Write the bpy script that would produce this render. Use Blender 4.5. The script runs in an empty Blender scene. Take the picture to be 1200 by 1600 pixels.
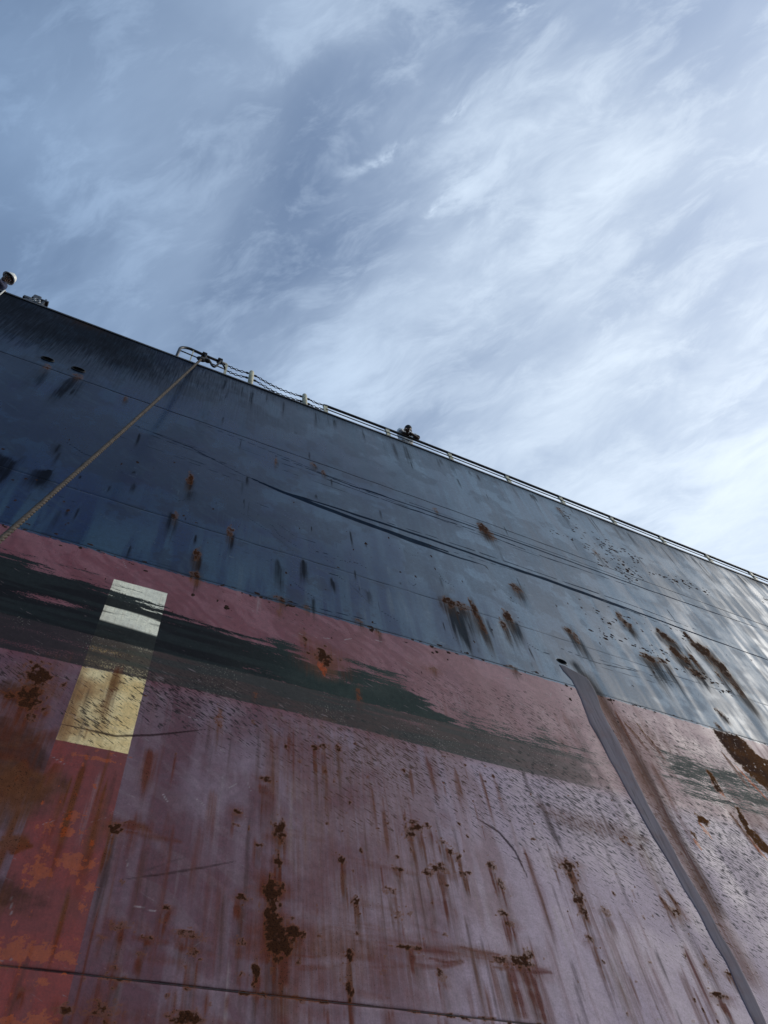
import bpy, bmesh, math, random
import numpy as np
from mathutils import Vector, Matrix

random.seed(7)
rng = np.random.default_rng(11)
scene = bpy.context.scene
COL = scene.collection

# ------------------------------------------------------------------ camera
# X runs along the ship, Y points into the ship, Z is up; the ship's side stands on Y = 0, the sea on Z = 0.
EYE = Vector((0.0, -5.0, 2.2))
FPX = 1117.9                       # focal length for a frame 1600 units high
ROT = Matrix(((0.90442806, -0.30590949, -0.29737058),
              (-0.41190898, -0.80764234, -0.4219536),
              (-0.11108946, 0.50411629, -0.85646126)))
cam = bpy.data.cameras.new('camera')
cam.sensor_fit = 'VERTICAL'
cam.sensor_height = 36.0
cam.sensor_width = 27.0
cam.lens = FPX / 1600.0 * 36.0
cam.clip_start = 0.05
cam.clip_end = 30000.0
cam_ob = bpy.data.objects.new('camera', cam)
cam_ob.matrix_world = Matrix.Translation(EYE) @ ROT.to_4x4()
COL.objects.link(cam_ob)
scene.camera = cam_ob

# ------------------------------------------------------------------ light
SUN_EL, SUN_AZ = math.radians(30), math.radians(-20)     # azimuth from +X towards +Y
SUN_DIR = Vector((math.cos(SUN_EL) * math.cos(SUN_AZ), math.cos(SUN_EL) * math.sin(SUN_AZ), math.sin(SUN_EL)))
sun = bpy.data.lights.new('sun', 'SUN')
sun.energy = 1.5
sun.angle = math.radians(24)      # the sun stands behind thin cloud
sun.color = (1.0, 0.95, 0.87)
sun_ob = bpy.data.objects.new('sun', sun)
sun_ob.rotation_euler = SUN_DIR.to_track_quat('Z', 'Y').to_euler()
sun_ob.location = (30, 10, 60)
COL.objects.link(sun_ob)

scene.view_settings.view_transform = 'Standard'
scene.view_settings.look = 'None'
scene.view_settings.gamma = 1.0
scene.view_settings.exposure = 0.08
scene.view_settings.use_curve_mapping = False
scene.cycles.max_bounces = 4
scene.cycles.diffuse_bounces = 2
scene.cycles.glossy_bounces = 2
scene.cycles.use_denoising = True


class Nodes:
    """small helper: every method returns an output socket"""
    def __init__(self, tree):
        self.t = tree
        self.n = tree.nodes
        self.l = tree.links

    def put(self, node, i, v):
        s = node.inputs[i]
        if hasattr(v, 'is_output'):
            self.l.new(v, s)
        elif isinstance(v, (tuple, list)):
            v = tuple(v)
            if s.type == 'RGBA' and len(v) == 3:
                v = v + (1.0,)
            s.default_value = v
        else:
            if s.type == 'VECTOR':
                s.default_value = (v, v, v)
            elif s.type == 'RGBA':
                s.default_value = (v, v, v, 1)
            else:
                s.default_value = v

    def m(self, op, a, b=0.0, c=0.0):
        n = self.n.new('ShaderNodeMath'); n.operation = op
        self.put(n, 0, a); self.put(n, 1, b); self.put(n, 2, c)
        return n.outputs[0]

    def add(self, a, b): return self.m('ADD', a, b)
    def sub(self, a, b): return self.m('SUBTRACT', a, b)
    def mul(self, a, b): return self.m('MULTIPLY', a, b)
    def mad(self, a, b, c): return self.m('MULTIPLY_ADD', a, b, c)
    def mx(self, a, b): return self.m('MAXIMUM', a, b)
    def mn(self, a, b): return self.m('MINIMUM', a, b)
    def inv(self, a): return self.m('SUBTRACT', 1.0, a)

    def step(self, x, lo, hi, to0=0.0, to1=1.0):
        n = self.n.new('ShaderNodeMapRange'); n.interpolation_type = 'SMOOTHSTEP'
        self.put(n, 0, x); self.put(n, 1, lo); self.put(n, 2, hi); self.put(n, 3, to0); self.put(n, 4, to1)
        return n.outputs[0]

    def mix(self, fac, a, b, blend='MIX'):
        n = self.n.new('ShaderNodeMix'); n.data_type = 'RGBA'; n.blend_type = blend
        self.put(n, 0, fac); self.put(n, 6, a); self.put(n, 7, b)
        return n.outputs[2]

    def mapping(self, vec, scale=(1, 1, 1), rot=(0, 0, 0), loc=(0, 0, 0)):
        n = self.n.new('ShaderNodeMapping')
        self.put(n, 0, vec); self.put(n, 1, loc); self.put(n, 2, rot); self.put(n, 3, scale)
        return n.outputs[0]

    def turned(self, vec, scale, rot, loc=(0, 0, 0)):
        """coordinates turned back by rot, then stretched by scale"""
        n = self.n.new('ShaderNodeMapping'); n.vector_type = 'TEXTURE'
        self.put(n, 0, vec); self.put(n, 1, loc); self.put(n, 2, rot); self.put(n, 3, tuple(1.0 / q for q in scale))
        return n.outputs[0]

    def noise(self, vec, scale=1.0, detail=4.0, rough=0.55, dist=0.0, color=False):
        n = self.n.new('ShaderNodeTexNoise')
        self.put(n, 'Vector', vec); self.put(n, 'Scale', scale); self.put(n, 'Detail', detail)
        self.put(n, 'Roughness', rough); self.put(n, 'Distortion', dist)
        return n.outputs[1 if color else 0]

    def vmath(self, op, a, b=(0, 0, 0)):
        n = self.n.new('ShaderNodeVectorMath'); n.operation = op
        self.put(n, 0, a); self.put(n, 1, b)
        return n.outputs[1] if op in ('DOT_PRODUCT', 'LENGTH', 'DISTANCE') else n.outputs[0]

    def xyz(self, v):
        n = self.n.new('ShaderNodeSeparateXYZ'); self.put(n, 0, v)
        return n.outputs

    def comb(self, x, y, z):
        n = self.n.new('ShaderNodeCombineXYZ')
        self.put(n, 0, x); self.put(n, 1, y); self.put(n, 2, z)
        return n.outputs[0]

    def attr(self, name):
        n = self.n.new('ShaderNodeAttribute'); n.attribute_name = name
        s = self.n.new('ShaderNodeSeparateColor'); self.l.new(n.outputs['Color'], s.inputs[0])
        return s.outputs[0], s.outputs[1], s.outputs[2], n.outputs['Alpha']


# ------------------------------------------------------------------ sky
def px_dir(px, py):
    return ROT @ Vector((px - 600.0, 800.0 - py, -FPX)).normalized()


def sky_pt(px, py):
    d = px_dir(px, py)
    return (d.x / (d.z + 0.12), d.y / (d.z + 0.12))


def build_world():
    w = bpy.data.worlds.new('World'); scene.world = w; w.use_nodes = True
    N = Nodes(w.node_tree); N.n.clear()
    out = N.n.new('ShaderNodeOutputWorld'); bg = N.n.new('ShaderNodeBackground')
    sky = N.n.new('ShaderNodeTexSky'); sky.sky_type = 'NISHITA'; sky.sun_disc = False
    sky.sun_elevation = SUN_EL
    sky.sun_rotation = math.pi / 2 - SUN_AZ          # measured from +Y towards +X
    sky.air_density = 1.0; sky.dust_density = 0.5; sky.ozone_density = 1.0
    tc = N.n.new('ShaderNodeTexCoord')
    d = N.vmath('NORMALIZE', tc.outputs['Generated'])
    x, y, z = N.xyz(d)
    zz = N.mx(N.add(z, 0.12), 0.06)
    p = N.comb(N.m('DIVIDE', x, zz), N.m('DIVIDE', y, zz), 0.0)
    # a thin sheet of cirrus on a flat layer high above the sea; p are its map coordinates
    warp = N.vmath('SUBTRACT', N.noise(p, 2.6, 3, 0.6, 0, True), (0.5, 0.5, 0.5))
    pw = N.vmath('ADD', p, N.vmath('MULTIPLY', warp, (0.11, 0.11, 0.0)))
    wind = N.turned(pw, (1.0, 2.3, 1.0), (0, 0, math.radians(-60)))
    veil = N.noise(wind, 1.3, 3, 0.55)
    wisp = N.noise(wind, 3.2, 5, 0.60, 0.25)
    fine = N.noise(N.turned(pw, (1.0, 2.2, 1.0), (0, 0, math.radians(-48))), 9.0, 5, 0.66, 0.35)

    def stroke(a, b, width, soft):
        """soft fall-off round a segment of the cloud layer"""
        A, B = Vector(a), Vector(b)
        c = (A + B) / 2; u = B - A
        mp = N.n.new('ShaderNodeMapping'); mp.vector_type = 'TEXTURE'
        N.put(mp, 0, pw); N.put(mp, 1, (c.x, c.y, 0)); N.put(mp, 2, (0, 0, math.atan2(u.y, u.x))); N.put(mp, 3, (u.length / 2 * (1 + soft), width * 2.0, 1))
        g = N.n.new('ShaderNodeTexGradient'); g.gradient_type = 'QUADRATIC_SPHERE'
        N.l.new(mp.outputs[0], g.inputs[0])
        return g.outputs[1]

    S = lambda q0, q1, wd, so: stroke(sky_pt(*q0), sky_pt(*q1), wd, so)
    plume = None
    for q0, q1, wd, so, k in [((300, 790), (760, 420), .080, .35, .95), ((640, 480), (1060, 290), .085, .4, .62),
                              ((870, 90), (1010, 330), .075, .4, .60), ((690, 740), (1260, 400), .060, .35, .50),
                              ((560, 260), (1000, 130), .07, .4, .35), ((0, 330), (330, 250), .07, .4, .28),
                              ((720, 25), (440, 65), .035, .4, .38), ((560, 800), (1300, 820), .16, .4, .60), ((1000, 700), (1300, 760), .2, .4, .5)]:
        plume = N.mad(S(q0, q1, wd, so), k * 1.7, 0.0 if plume is None else plume)
    feath = None
    for q0, q1, wd, so, k in [((622, 356), (705, 270), .005, .3, .40), ((640, 330), (800, 235), .016, .4, .30), ((515, 262), (672, 198), .005, .4, .50),
                              ((688, 180), (745, 140), .004, .4, .45), ((750, 49), (890, -16), .006, .35, .65)]:
        feath = N.mad(S(q0, q1, wd, so), k * 1.7, 0.0 if feath is None else feath)
    plume = N.mul(plume, N.step(N.add(N.mul(wisp, .6), N.mul(fine, .4)), 0.30, 0.66, 0.25, 1.35))
    feath = N.mul(feath, N.step(fine, 0.38, 0.62, 0.0, 1.9))
    body = N.add(N.step(veil, 0.30, 0.72, 0.06, 0.42), N.mul(N.step(wisp, 0.40, 0.70), 0.16))
    body = N.add(body, N.mul(N.step(fine, 0.46, 0.70), 0.24))
    # the sheet is seen edge-on towards the horizon, so it thickens there
    slant = N.m('POWER', N.inv(N.mx(z, 0.0)), 1.6)
    dens = N.add(N.add(body, plume), N.add(feath, N.mul(slant, 1.6)))
    alpha = N.inv(N.m('POWER', 2.718, N.mul(dens, -1.35)))
    # thin ice cloud scatters the sunlight forward: brighter towards the sun
    cs = N.vmath('DOT_PRODUCT', d, tuple(SUN_DIR))
    glow = N.m('POWER', N.mx(N.mad(cs, 0.5, 0.5), 0.0), 3.0)
    cloud = N.mix(N.mn(glow, 1.0), (1.1, 2.2, 4.0), (7.0, 7.6, 8.1))
    near = N.mul(N.m('POWER', N.mx(cs, 0.0), 36.0), 7.0)
    cloud = N.mix(1.0, cloud, N.comb(near, near, N.mul(near, .92)), 'ADD')
    col = N.mix(alpha, sky.outputs[0], cloud)
    N.l.new(col, bg.inputs[0])
    w.cycles.sampling_method = 'MANUAL'; w.cycles.sample_map_resolution = 256
    bg.inputs[1].default_value = 0.15
    N.l.new(bg.outputs[0], out.inputs[0])


build_world()

# ------------------------------------------------------------------ helpers for objects
def tag(o, label=None, cat=None, group=None, kind=None):
    if label: o['label'] = label
    if cat: o['category'] = cat
    if group: o['group'] = group
    if kind: o['kind'] = kind
    return o


def empty(name, loc=(0, 0, 0)):
    o = bpy.data.objects.new(name, None); o.location = loc; o.empty_display_size = 0.2
    COL.objects.link(o)
    return o


def link(name, mesh, mat, parent=None, smooth=True):
    if mat is not None and not mesh.materials:
        mesh.materials.append(mat)
    if smooth:
        mesh.polygons.foreach_set('use_smooth', [True] * len(mesh.polygons))
    o = bpy.data.objects.new(name, mesh)
    COL.objects.link(o)
    if parent is not None:
        o.parent = parent
        o.matrix_parent_inverse = Matrix.Translation(-Vector(parent.location))
    return o


def from_bm(name, bm, mat, parent=None, smooth=True):
    me = bpy.data.meshes.new(name)
    bmesh.ops.recalc_face_normals(bm, faces=bm.faces)
    bm.to_mesh(me); bm.free()
    return link(name, me, mat, parent, smooth)


def add_tube(bm, pts, rad, seg=8, cap=True, closed=False):
    """tube along points; rad a number or a list"""
    pts = [Vector(p) for p in pts]
    n = len(pts)
    rads = rad if isinstance(rad, (list, tuple)) else [rad] * n
    rings = []
    up = None
    for i, p in enumerate(pts):
        a = pts[i - 1] if (i > 0 or closed) else p
        b = pts[(i + 1) % n] if (i < n - 1 or closed) else p
        t = (b - a).normalized()
        if up is None:
            up = t.orthogonal().normalized()
        up = (up - t * up.dot(t))
        up = up.normalized() if up.length > 1e-6 else t.orthogonal().normalized()
        s = t.cross(up)
        rings.append([bm.verts.new(p + (up * math.cos(2 * math.pi * k / seg) + s * math.sin(2 * math.pi * k / seg)) * rads[i]) for k in range(seg)])
    m = n if closed else n - 1
    for i in range(m):
        r0, r1 = rings[i], rings[(i + 1) % n]
        for k in range(seg):
            bm.faces.new((r0[k], r0[(k + 1) % seg], r1[(k + 1) % seg], r1[k]))
    if cap and not closed:
        bm.faces.new(rings[0][::-1]); bm.faces.new(rings[-1])
    return bm


def add_box(bm, lo, hi, bevel=0.0):
    lo, hi = Vector(lo), Vector(hi)
    r = bmesh.ops.create_cube(bm, size=1.0, matrix=Matrix.Translation((lo + hi) / 2) @ Matrix.Diagonal((*(hi - lo), 1)))
    if bevel:
        es = list({e for v in r['verts'] for e in v.link_edges})
        bmesh.ops.bevel(bm, geom=es, offset=bevel, segments=2, affect='EDGES', profile=0.5)
    return bm


def add_ball(bm, c, r, u=12, v=8):
    r = r if isinstance(r, (tuple, list)) else (r, r, r)
    bmesh.ops.create_uvsphere(bm, u_segments=u, v_segments=v, radius=1.0, matrix=Matrix.Translation(c) @ Matrix.Diagonal((*r, 1)))
    return bm


def simple_mat(name, col, rough=0.6, metal=0.0, var=0.25, scale=6.0, col2=None, bump=0.0):
    m = bpy.data.materials.new(name); m.use_nodes = True
    N = Nodes(m.node_tree)
    b = N.n['Principled BSDF']
    tc = N.n.new('ShaderNodeTexCoord')
    nz = N.noise(tc.outputs['Object'], scale, 6, 0.62)
    c2 = col2 if col2 else tuple(c * (1 - var) for c in col)
    c = N.mix(N.step(nz, 0.36, 0.66), col, c2)
    N.l.new(c, b.inputs['Base Color'])
    b.inputs['Roughness'].default_value = rough
    b.inputs['Metallic'].default_value = metal
    if bump:
        bp = N.n.new('ShaderNodeBump'); bp.inputs['Strength'].default_value = bump; bp.inputs['Distance'].default_value = 0.01
        N.l.new(nz, bp.inputs['Height']); N.l.new(bp.outputs[0], b.inputs['Normal'])
    return m


# ------------------------------------------------------------------ the ship's side
ZC = EYE.z                                   # heights H below are measured from the eye
def lean(X):
    """the side starts to fine away towards the ship's end on the right"""
    t = np.asarray(X, float) - 5.0
    return 0.0175 * 0.5 * (t + np.sqrt(t * t + 1.5))


def on_hull(px, py):
    """where the sight line through a point of the frame meets the ship's side: (X, H)"""
    d = px_dir(px, py)
    y = 5.0
    for _ in range(6):
        X = d.x / d.y * y; H = d.z / d.y * y
        y = 5.0 + float(lean(X))
    return X, H


def at_y(px, py, y):
    """the same for a plane parallel to the side, y metres inside it; world point"""
    d = px_dir(px, py)
    k = (y + 5.0) / d.y
    return EYE + d * k


def at_h(px, py, H):
    d = px_dir(px, py)
    return EYE + d * (H / d.z)


TOP = 13.63
SEAMS = [TOP, 11.15, 8.03, 6.955, 2.585, -3.6]
FX0, FX1 = -4.6, 16.2

def run_axis(parts):
    out = []
    for a, b, s in parts:
        n = max(1, int(round((b - a) / s)))
        out.append(np.linspace(a, b, n, endpoint=False))
    out.append(np.array([parts[-1][1]]))
    return np.concatenate(out)


XS = run_axis([(-45, -8, 1.0), (-8, FX0, .2), (FX0, -1.2, .02), (-1.2, 7.2, .0145), (7.2, 11, .02), (11, FX1, .026), (FX1, 20, .2), (20, 60, 1.0)])
ROWS = []
for top, bot in zip(SEAMS[:-1], SEAMS[1:]):
    if bot < 0:
        r = run_axis([(bot, 1.2, .3), (1.2, top, .0125)])
    elif top > 8:
        r = run_axis([(bot, top, .02)])
    elif top > 6.99:
        r = run_axis([(bot, top, .016)])
    else:
        r = run_axis([(bot, top, .0135)])
    ROWS.append(r)
HS = np.concatenate(ROWS)
START = np.cumsum([0] + [len(r) for r in ROWS])
NX, NH = len(XS), len(HS)
ORDER = np.argsort(HS, kind='stable')
# masks are computed on an ascending height axis; strakes run top to bottom, so sort once
HA = HS[ORDER]
INV = np.empty_like(ORDER); INV[ORDER] = np.arange(NH)

_tab = rng.random((256, 256)).astype(np.float32)
def vnoise(x, y, seed=0):
    x = np.asarray(x, np.float32) + seed * 17.31; y = np.asarray(y, np.float32) + seed * 9.77
    xi = np.floor(x).astype(int); yi = np.floor(y).astype(int)
    fx = x - xi; fy = y - yi
    fx = fx * fx * (3 - 2 * fx); fy = fy * fy * (3 - 2 * fy)
    a = _tab[yi & 255, xi & 255]; b = _tab[yi & 255, (xi + 1) & 255]
    c = _tab[(yi + 1) & 255, xi & 255]; e = _tab[(yi + 1) & 255, (xi + 1) & 255]
    return (a * (1 - fx) + b * fx) * (1 - fy) + (c * (1 - fx) + e * fx) * fy


def fbm(x, y, seed=0, oct=4):
    v = 0; a = .5; s = 0
    for o in range(oct):
        v = v + a * vnoise(x * 2 ** o, y * 2 ** o, seed + o * 3); s += a; a *= .55
    return v / s


def sm(x, lo, hi):
    t = np.clip((x - lo) / (hi - lo), 0, 1)
    return t * t * (3 - 2 * t)


CH = ['rust', 'stain', 'dirt', 'chip', 'rub', 'rubb', 'pale', 'primer', 'fleck', 'deep', 'line', 'hor', 'big', 'mid', 'vert', 'brush']
MASK = {c: np.zeros((NH, NX), np.float32) for c in CH}


def window(x0, x1, h0, h1):
    i0, i1 = np.searchsorted(XS, [x0, x1]); j0, j1 = np.searchsorted(HA, [h0, h1])
    if i1 - i0 < 1 or j1 - j0 < 1:
        return None
    return slice(j0, j1), slice(i0, i1), XS[i0:i1][None, :], HA[j0:j1][:, None]


def put(ch, w, v, mode='max'):
    m = MASK[ch][w[0], w[1]]
    if mode == 'max':
        np.maximum(m, v, out=m)
    elif mode == 'add':
        m += v
    elif mode == 'mul':
        m *= v


_sid = [0]
def blob(ch, x, h, rx, rh, val=1.0, rag=.9, nf=3.0, hard=.5):
    """uneven patch: 1 inside falling to 0 round its ragged rim"""
    _sid[0] += 1
    w = window(x - 2 * rx, x + 2 * rx, h - 2 * rh, h + 2 * rh)
    if w is None: return
    n = fbm((w[2] - x) / rx * nf * .5, (w[3] - h) / rh * nf * .5, _sid[0], 4)
    r = np.sqrt(((w[2] - x) / rx) ** 2 + ((w[3] - h) / rh) ** 2) + (n - .5) * 2 * rag
    put(ch, w, val * (1 - sm(r, 1 - hard, 1 + hard)))


def run(ch, x, h, length, width, val=1.0, fan=1.0, wob=.3, start=.03):
    """a run down the plating from (x, h)"""
    _sid[0] += 1
    W = width * max(1, fan) * 2.2 + .05
    w = window(x - W, x + W, h - length, h + start * 2)
    if w is None: return
    t = (h - w[3]) / length
    c = x + (vnoise(w[3] * 2.2, w[3] * 0, _sid[0]) - .5) * width * wob * 2
    ww = width * (1 + (fan - 1) * np.clip(t, 0, 1))
    g = np.exp(-((w[2] - c) / ww) ** 2)
    s = fbm(w[2] / width * 2.2, w[3] * 1.1, _sid[0] + 5, 3)
    t = t + (vnoise(w[2] / width * 2.5, w[2] * 0, _sid[0] + 9) - .5) * min(.5, .30 * width / .05 * .3 / length + .06)
    f = sm(t, -start / length, start / length + .10) * (1 - sm(t, .35, 1.0))
    put(ch, w, val * g * f * (0.45 + 1.1 * s))


def line(ch, pts, width, val=1.0, soft=.5, taper=True, brk=0.0):
    """drawn stroke through hull points"""
    _sid[0] += 1
    P = np.array(pts, float)
    m = width * 2.5 + .02
    w = window(P[:, 0].min() - m, P[:, 0].max() + m, P[:, 1].min() - m, P[:, 1].max() + m)
    if w is None: return
    d = np.full((w[3].shape[0], w[2].shape[1]), 9.0); tt = np.zeros_like(d)
    L = np.concatenate([[0], np.cumsum(np.hypot(*np.diff(P, axis=0).T))]); tot = L[-1]
    for k in range(len(P) - 1):
        a, b = P[k], P[k + 1]; u = b - a; l2 = (u ** 2).sum()
        t = np.clip(((w[2] - a[0]) * u[0] + (w[3] - a[1]) * u[1]) / l2, 0, 1)
        dd = np.hypot(w[2] - a[0] - t * u[0], w[3] - a[1] - t * u[1])
        s = dd < d
        d = np.where(s, dd, d); tt = np.where(s, (L[k] + t * math.sqrt(l2)) / tot, tt)
    ww = width * (np.clip(4 * tt * (1 - tt), 0.12, 1) ** .5 if taper else 1.0)
    v = 1 - sm(d / ww, 1 - soft, 1 + soft)
    if brk:
        v = v * sm(vnoise(tt * tot / .12, tt * 0, _sid[0]), brk - .15, brk + .15)
    put(ch, w, val * v)


def poly(ch, pts, val=1.0, soft=.03, rag=.05):
    _sid[0] += 1
    P = np.array(pts, float); m = .2
    w = window(P[:, 0].min() - m, P[:, 0].max() + m, P[:, 1].min() - m, P[:, 1].max() + m)
    if w is None: return
    x = w[2] + 0 * w[3]; h = w[3] + 0 * w[2]
    ins = np.zeros(x.shape, bool); d = np.full(x.shape, 9.0)
    for k in range(len(P)):
        a, b = P[k], P[(k + 1) % len(P)]
        c = ((a[1] > h) != (b[1] > h)) & (x < (b[0] - a[0]) * (h - a[1]) / (b[1] - a[1] + 1e-9) + a[0])
        ins ^= c
        u = b - a; t = np.clip(((x - a[0]) * u[0] + (h - a[1]) * u[1]) / ((u ** 2).sum() + 1e-9), 0, 1)
        d = np.minimum(d, np.hypot(x - a[0] - t * u[0], h - a[1] - t * u[1]))
    sd = np.where(ins, d, -d) + (fbm(x * 9, h * 9, _sid[0], 4) - .5) * 2 * rag
    put(ch, w, val * sm(sd, -soft, soft))


def P(*pts):
    return [on_hull(*p) for p in pts]


def px_len(px, py, dx, dy):
    a = on_hull(px, py); b = on_hull(px + dx, py + dy)
    return math.hypot(b[0] - a[0], b[1] - a[1])


# ---- fender rub bands
XX, HH = XS[None, :], HA[:, None]
top_pts = P((-80, 845), (0, 865), (80, 890), (160, 905), (225, 940), (270, 960), (330, 972), (400, 1000), (440, 1003), (510, 1045), (560, 1043), (620, 1055), (680, 1105), (730, 1136), (780, 1152))
tx = np.array([q[0] for q in top_pts]); th = np.array([q[1] for q in top_pts])
tx = np.concatenate([[-40], tx, [60]]); th = np.concatenate([[6.4], th, [5.3]])
edge_n = (fbm(XX * 5.0, HH * 0 + 3.3, 61, 5) - .5) * .10 + (fbm(XX * 1.6 + HH * 2.5, HH * 22, 63, 4) - .5) * .42
T = np.interp(XS, tx, th)[None, :] + edge_n
rub = sm(T - HH, -.16, .24) * sm(HH, 5.575, 5.605)
thin = fbm(XX * .9, HH * 7, 31, 4)
rub = rub * np.clip(.62 + thin * .75 + .5 * (1 - sm(XX, .5, 1.6)), 0, 1.25)
# a strip where the pink shows through, left of the mark
rub = rub * (1 - .75 * np.exp(-((XX + .55) / .42) ** 2 - ((HH - 5.93) / .07) ** 2))
MASK['rub'] = np.maximum(MASK['rub'], rub.astype(np.float32))
# right of the discharge the band goes on, worn to a grey green
b2 = sm(XX, 6.7, 7.3) * sm(6.25 + (fbm(XX * 2 + HH * 3, HH * 12, 71, 4) - .5) * .7 - HH, -.15, .3) * sm(HH, 5.32, 5.5) * (.45 + .6 * fbm(XX * 1.1, HH * 5, 33, 4))
MASK['rub'] = np.maximum(MASK['rub'], (b2 * .82).astype(np.float32))
# thinning specks between
b3 = sm(XX, 3.5, 4.1) * (1 - sm(XX, 5.7, 6.0)) * sm(6.0 - (XX - 4) * .1 + (fbm(XX * 3, HH * 3, 73, 4) - .5) * .6 - HH, -.1, .25) * sm(HH, 5.5, 5.6)
MASK['rub'] = np.maximum(MASK['rub'], (b3 * .42).astype(np.float32))
lower = sm(5.60 - HH, -.01, .015) * sm(HH - 5.17 - .03 * np.sin(XX * .9), -.015, .02)
fadeR = 1 - sm(XX, 5.3, 6.0)
low_n = fbm(XX * 1.6, HH * 8, 35, 4)
MASK['rubb'] = np.maximum(MASK['rubb'], (lower * fadeR * np.clip(.52 + .55 * low_n, 0, 1)).astype(np.float32))

# ---- scrape lines in the blue
for pts, w, v, brk in [
    (((395, 748), (440, 768), (540, 806), (600, 828), (700, 862)), .050, .95, 0),
    (((430, 764), (520, 792), (620, 825), (700, 852), (850, 905), (1000, 960)), .030, .9, 0),
    (((520, 797), (640, 845), (720, 872), (760, 884)), .030, .7, 0),
    (((600, 815), (690, 843), (850, 898), (1000, 950), (1130, 1000)), .014, .7, .2),
    (((690, 850), (850, 903), (1000, 958), (1130, 1006), (1230, 1042)), .024, .85, 0),
    (((700, 860), (880, 914), (1060, 985)), .012, .6, .25),
    (((310, 660), (430, 708), (505, 740), (640, 789)), .010, .6, .1),
    (((430, 712), (540, 755), (690, 806), (850, 862), (1000, 917), (1210, 990)), .020, .8, 0),
    (((500, 745), (640, 795), (740, 828), (850, 870), (980, 914)), .016, .75, .1),
    (((520, 748), (600, 778), (740, 832), (870, 880)), .010, .6, .2),
    (((640, 785), (740, 820), (860, 862), (1000, 913)), .012, .65, .1),
    (((420, 725), (470, 745), (560, 775)), .008, .5, .2),
    (((200, 660), (300, 700), (380, 742), (430, 764)), .012, .55, 0),
    (((870, 1010), (930, 1035), (1010, 1052), (1060, 1075)), .012, .6, .2),
    (((925, 1028), (1000, 1048), (1060, 1068)), .010, .55, .1),
    (((930, 1040), (1010, 1062), (1040, 1072)), .010, .5, .2),
    (((360, 790), (420, 830), (470, 870)), .008, .45, .1),
    (((540, 905), (580, 945), (630, 975)), .010, .5, .1),
    (((380, 930), (450, 940), (560, 965), (620, 985)), .008, .6, .2),
    (((300, 835), (350, 850), (430, 880), (480, 905)), .008, .35, .2),
    (((1000, 1265), (1060, 1280)), .010, .3, 0)]:
    line('line', P(*pts), w, v, .55, True, brk)
for k in range(46):      # fine rope-drag lines under the first seam
    x = rng.uniform(-1.2, 2.6); h = rng.uniform(9.6, 10.95); L = rng.uniform(.3, 1.6)
    sl = rng.uniform(-.10, -.02)
    line('line' if k % 3 else 'pale', [(x, h), (x + L / 2, h + sl * L / 2 + .01), (x + L, h + sl * L)], rng.uniform(.004, .012), rng.uniform(.2, .5), .6)
for k in range(30):
    x = rng.uniform(4, 14); h = rng.uniform(8.2, 13.0); L = rng.uniform(.3, 1.5)
    line('line', [(x, h), (x + L, h - .06 * L)], rng.uniform(.004, .009), rng.uniform(.15, .4), .6, True, .2)

# ---- rust with runs in the blue: (px, py, half width px, half height px, run length m, strength)
for px, py, rx, ry, L, s in [
    (700, 940, 14, 6, 1.05, .9), (722, 946, 14, 5, 1.0, .7), (740, 950, 6, 12, 1.1, .9), (752, 972, 5, 14, .9, .7), (792, 962, 8, 7, .85, .95), (786, 976, 6, 8, .7, .8),
    (806, 918, 12, 5, .5, .75), (889, 985, 9, 4, .7, .85), (900, 996, 5, 10, .8, .6), (754, 824, 11, 6, .55, .9), (766, 834, 8, 7, .3, .5),
    (968, 963, 6, 6, .4, .7), (980, 975, 9, 4, .6, .8), (1036, 991, 11, 5, .5, .95), (1048, 1000, 8, 4, .5, .9), (1057, 1020, 12, 6, .6, .95), (1072, 1030, 8, 5, .5, .9),
    (1083, 1030, 6, 9, .6, .9), (1086, 1050, 13, 4, .5, .9), (1014, 1027, 15, 4, .9, .95), (1035, 1033, 10, 3, 1.0, .8), (1075, 995, 6, 6, .5, 1), (1098, 1015, 16, 9, .6, 1),
    (1120, 1036, 14, 10, .8, 1), (1133, 1048, 8, 8, .9, .9), (1152, 1076, 8, 10, .9, .8), (1120, 1052, 5, 6, .8, .7), (1126, 1114, 7, 5, .3, .8), (1121, 1133, 5, 4, .2, .8),
    (800, 1042, 9, 3, .3, .7), (505, 738, 5, 3, .25, .6), (490, 726, 5, 3, .25, .6), (431, 720, 3, 5, .3, .6), (680, 796, 5, 3, .3, .5), (298, 747, 6, 8, .5, .85),
    (308, 866, 7, 11, .55, .8), (305, 898, 9, 5, .4, .8), (360, 830, 6, 7, .6, .7), (275, 805, 5, 6, .7, .6), (437, 935, 12, 4, .3, .6), (478, 948, 8, 3, .2, .5),
    (590, 985, 6, 4, .3, .6), (560, 970, 8, 3, .25, .5), (197, 622, 4, 4, .4, .6), (74, 573, 8, 4, .5, .5), (122, 588, 9, 4, .6, .5), (874, 797, 5, 3, .9, .5), (930, 862, 5, 3, .7, .5),
    (400, 1085, 6, 5, .3, .3), (1165, 895, 10, 4, .8, .5)]:
    x, h = on_hull(px, py)
    rx *= .78
    rx_m = abs(on_hull(px + rx, py + rx * .32)[0] - x); rh_m = abs(on_hull(px, py + ry)[1] - h)
    blob('rust', x, h, rx_m, rh_m, s, 1.0, 3.5)
    blob('stain', x, h - rh_m, rx_m * 1.5, rh_m * 2.2, s * .6, .5, 2)
    for q in range(4):
        run('stain', x + rng.uniform(-.9, .9) * rx_m, h, L * rng.uniform(.25, .7), .018, s * .85, 1.1)
    run('dirt', x + .03, h, L, rx_m * .8, s * .85, 1.5)
    run('dirt', x + rng.uniform(-.6, .6) * rx_m, h, L * 1.3, rx_m * .3, s * .7, 1.4)
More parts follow.
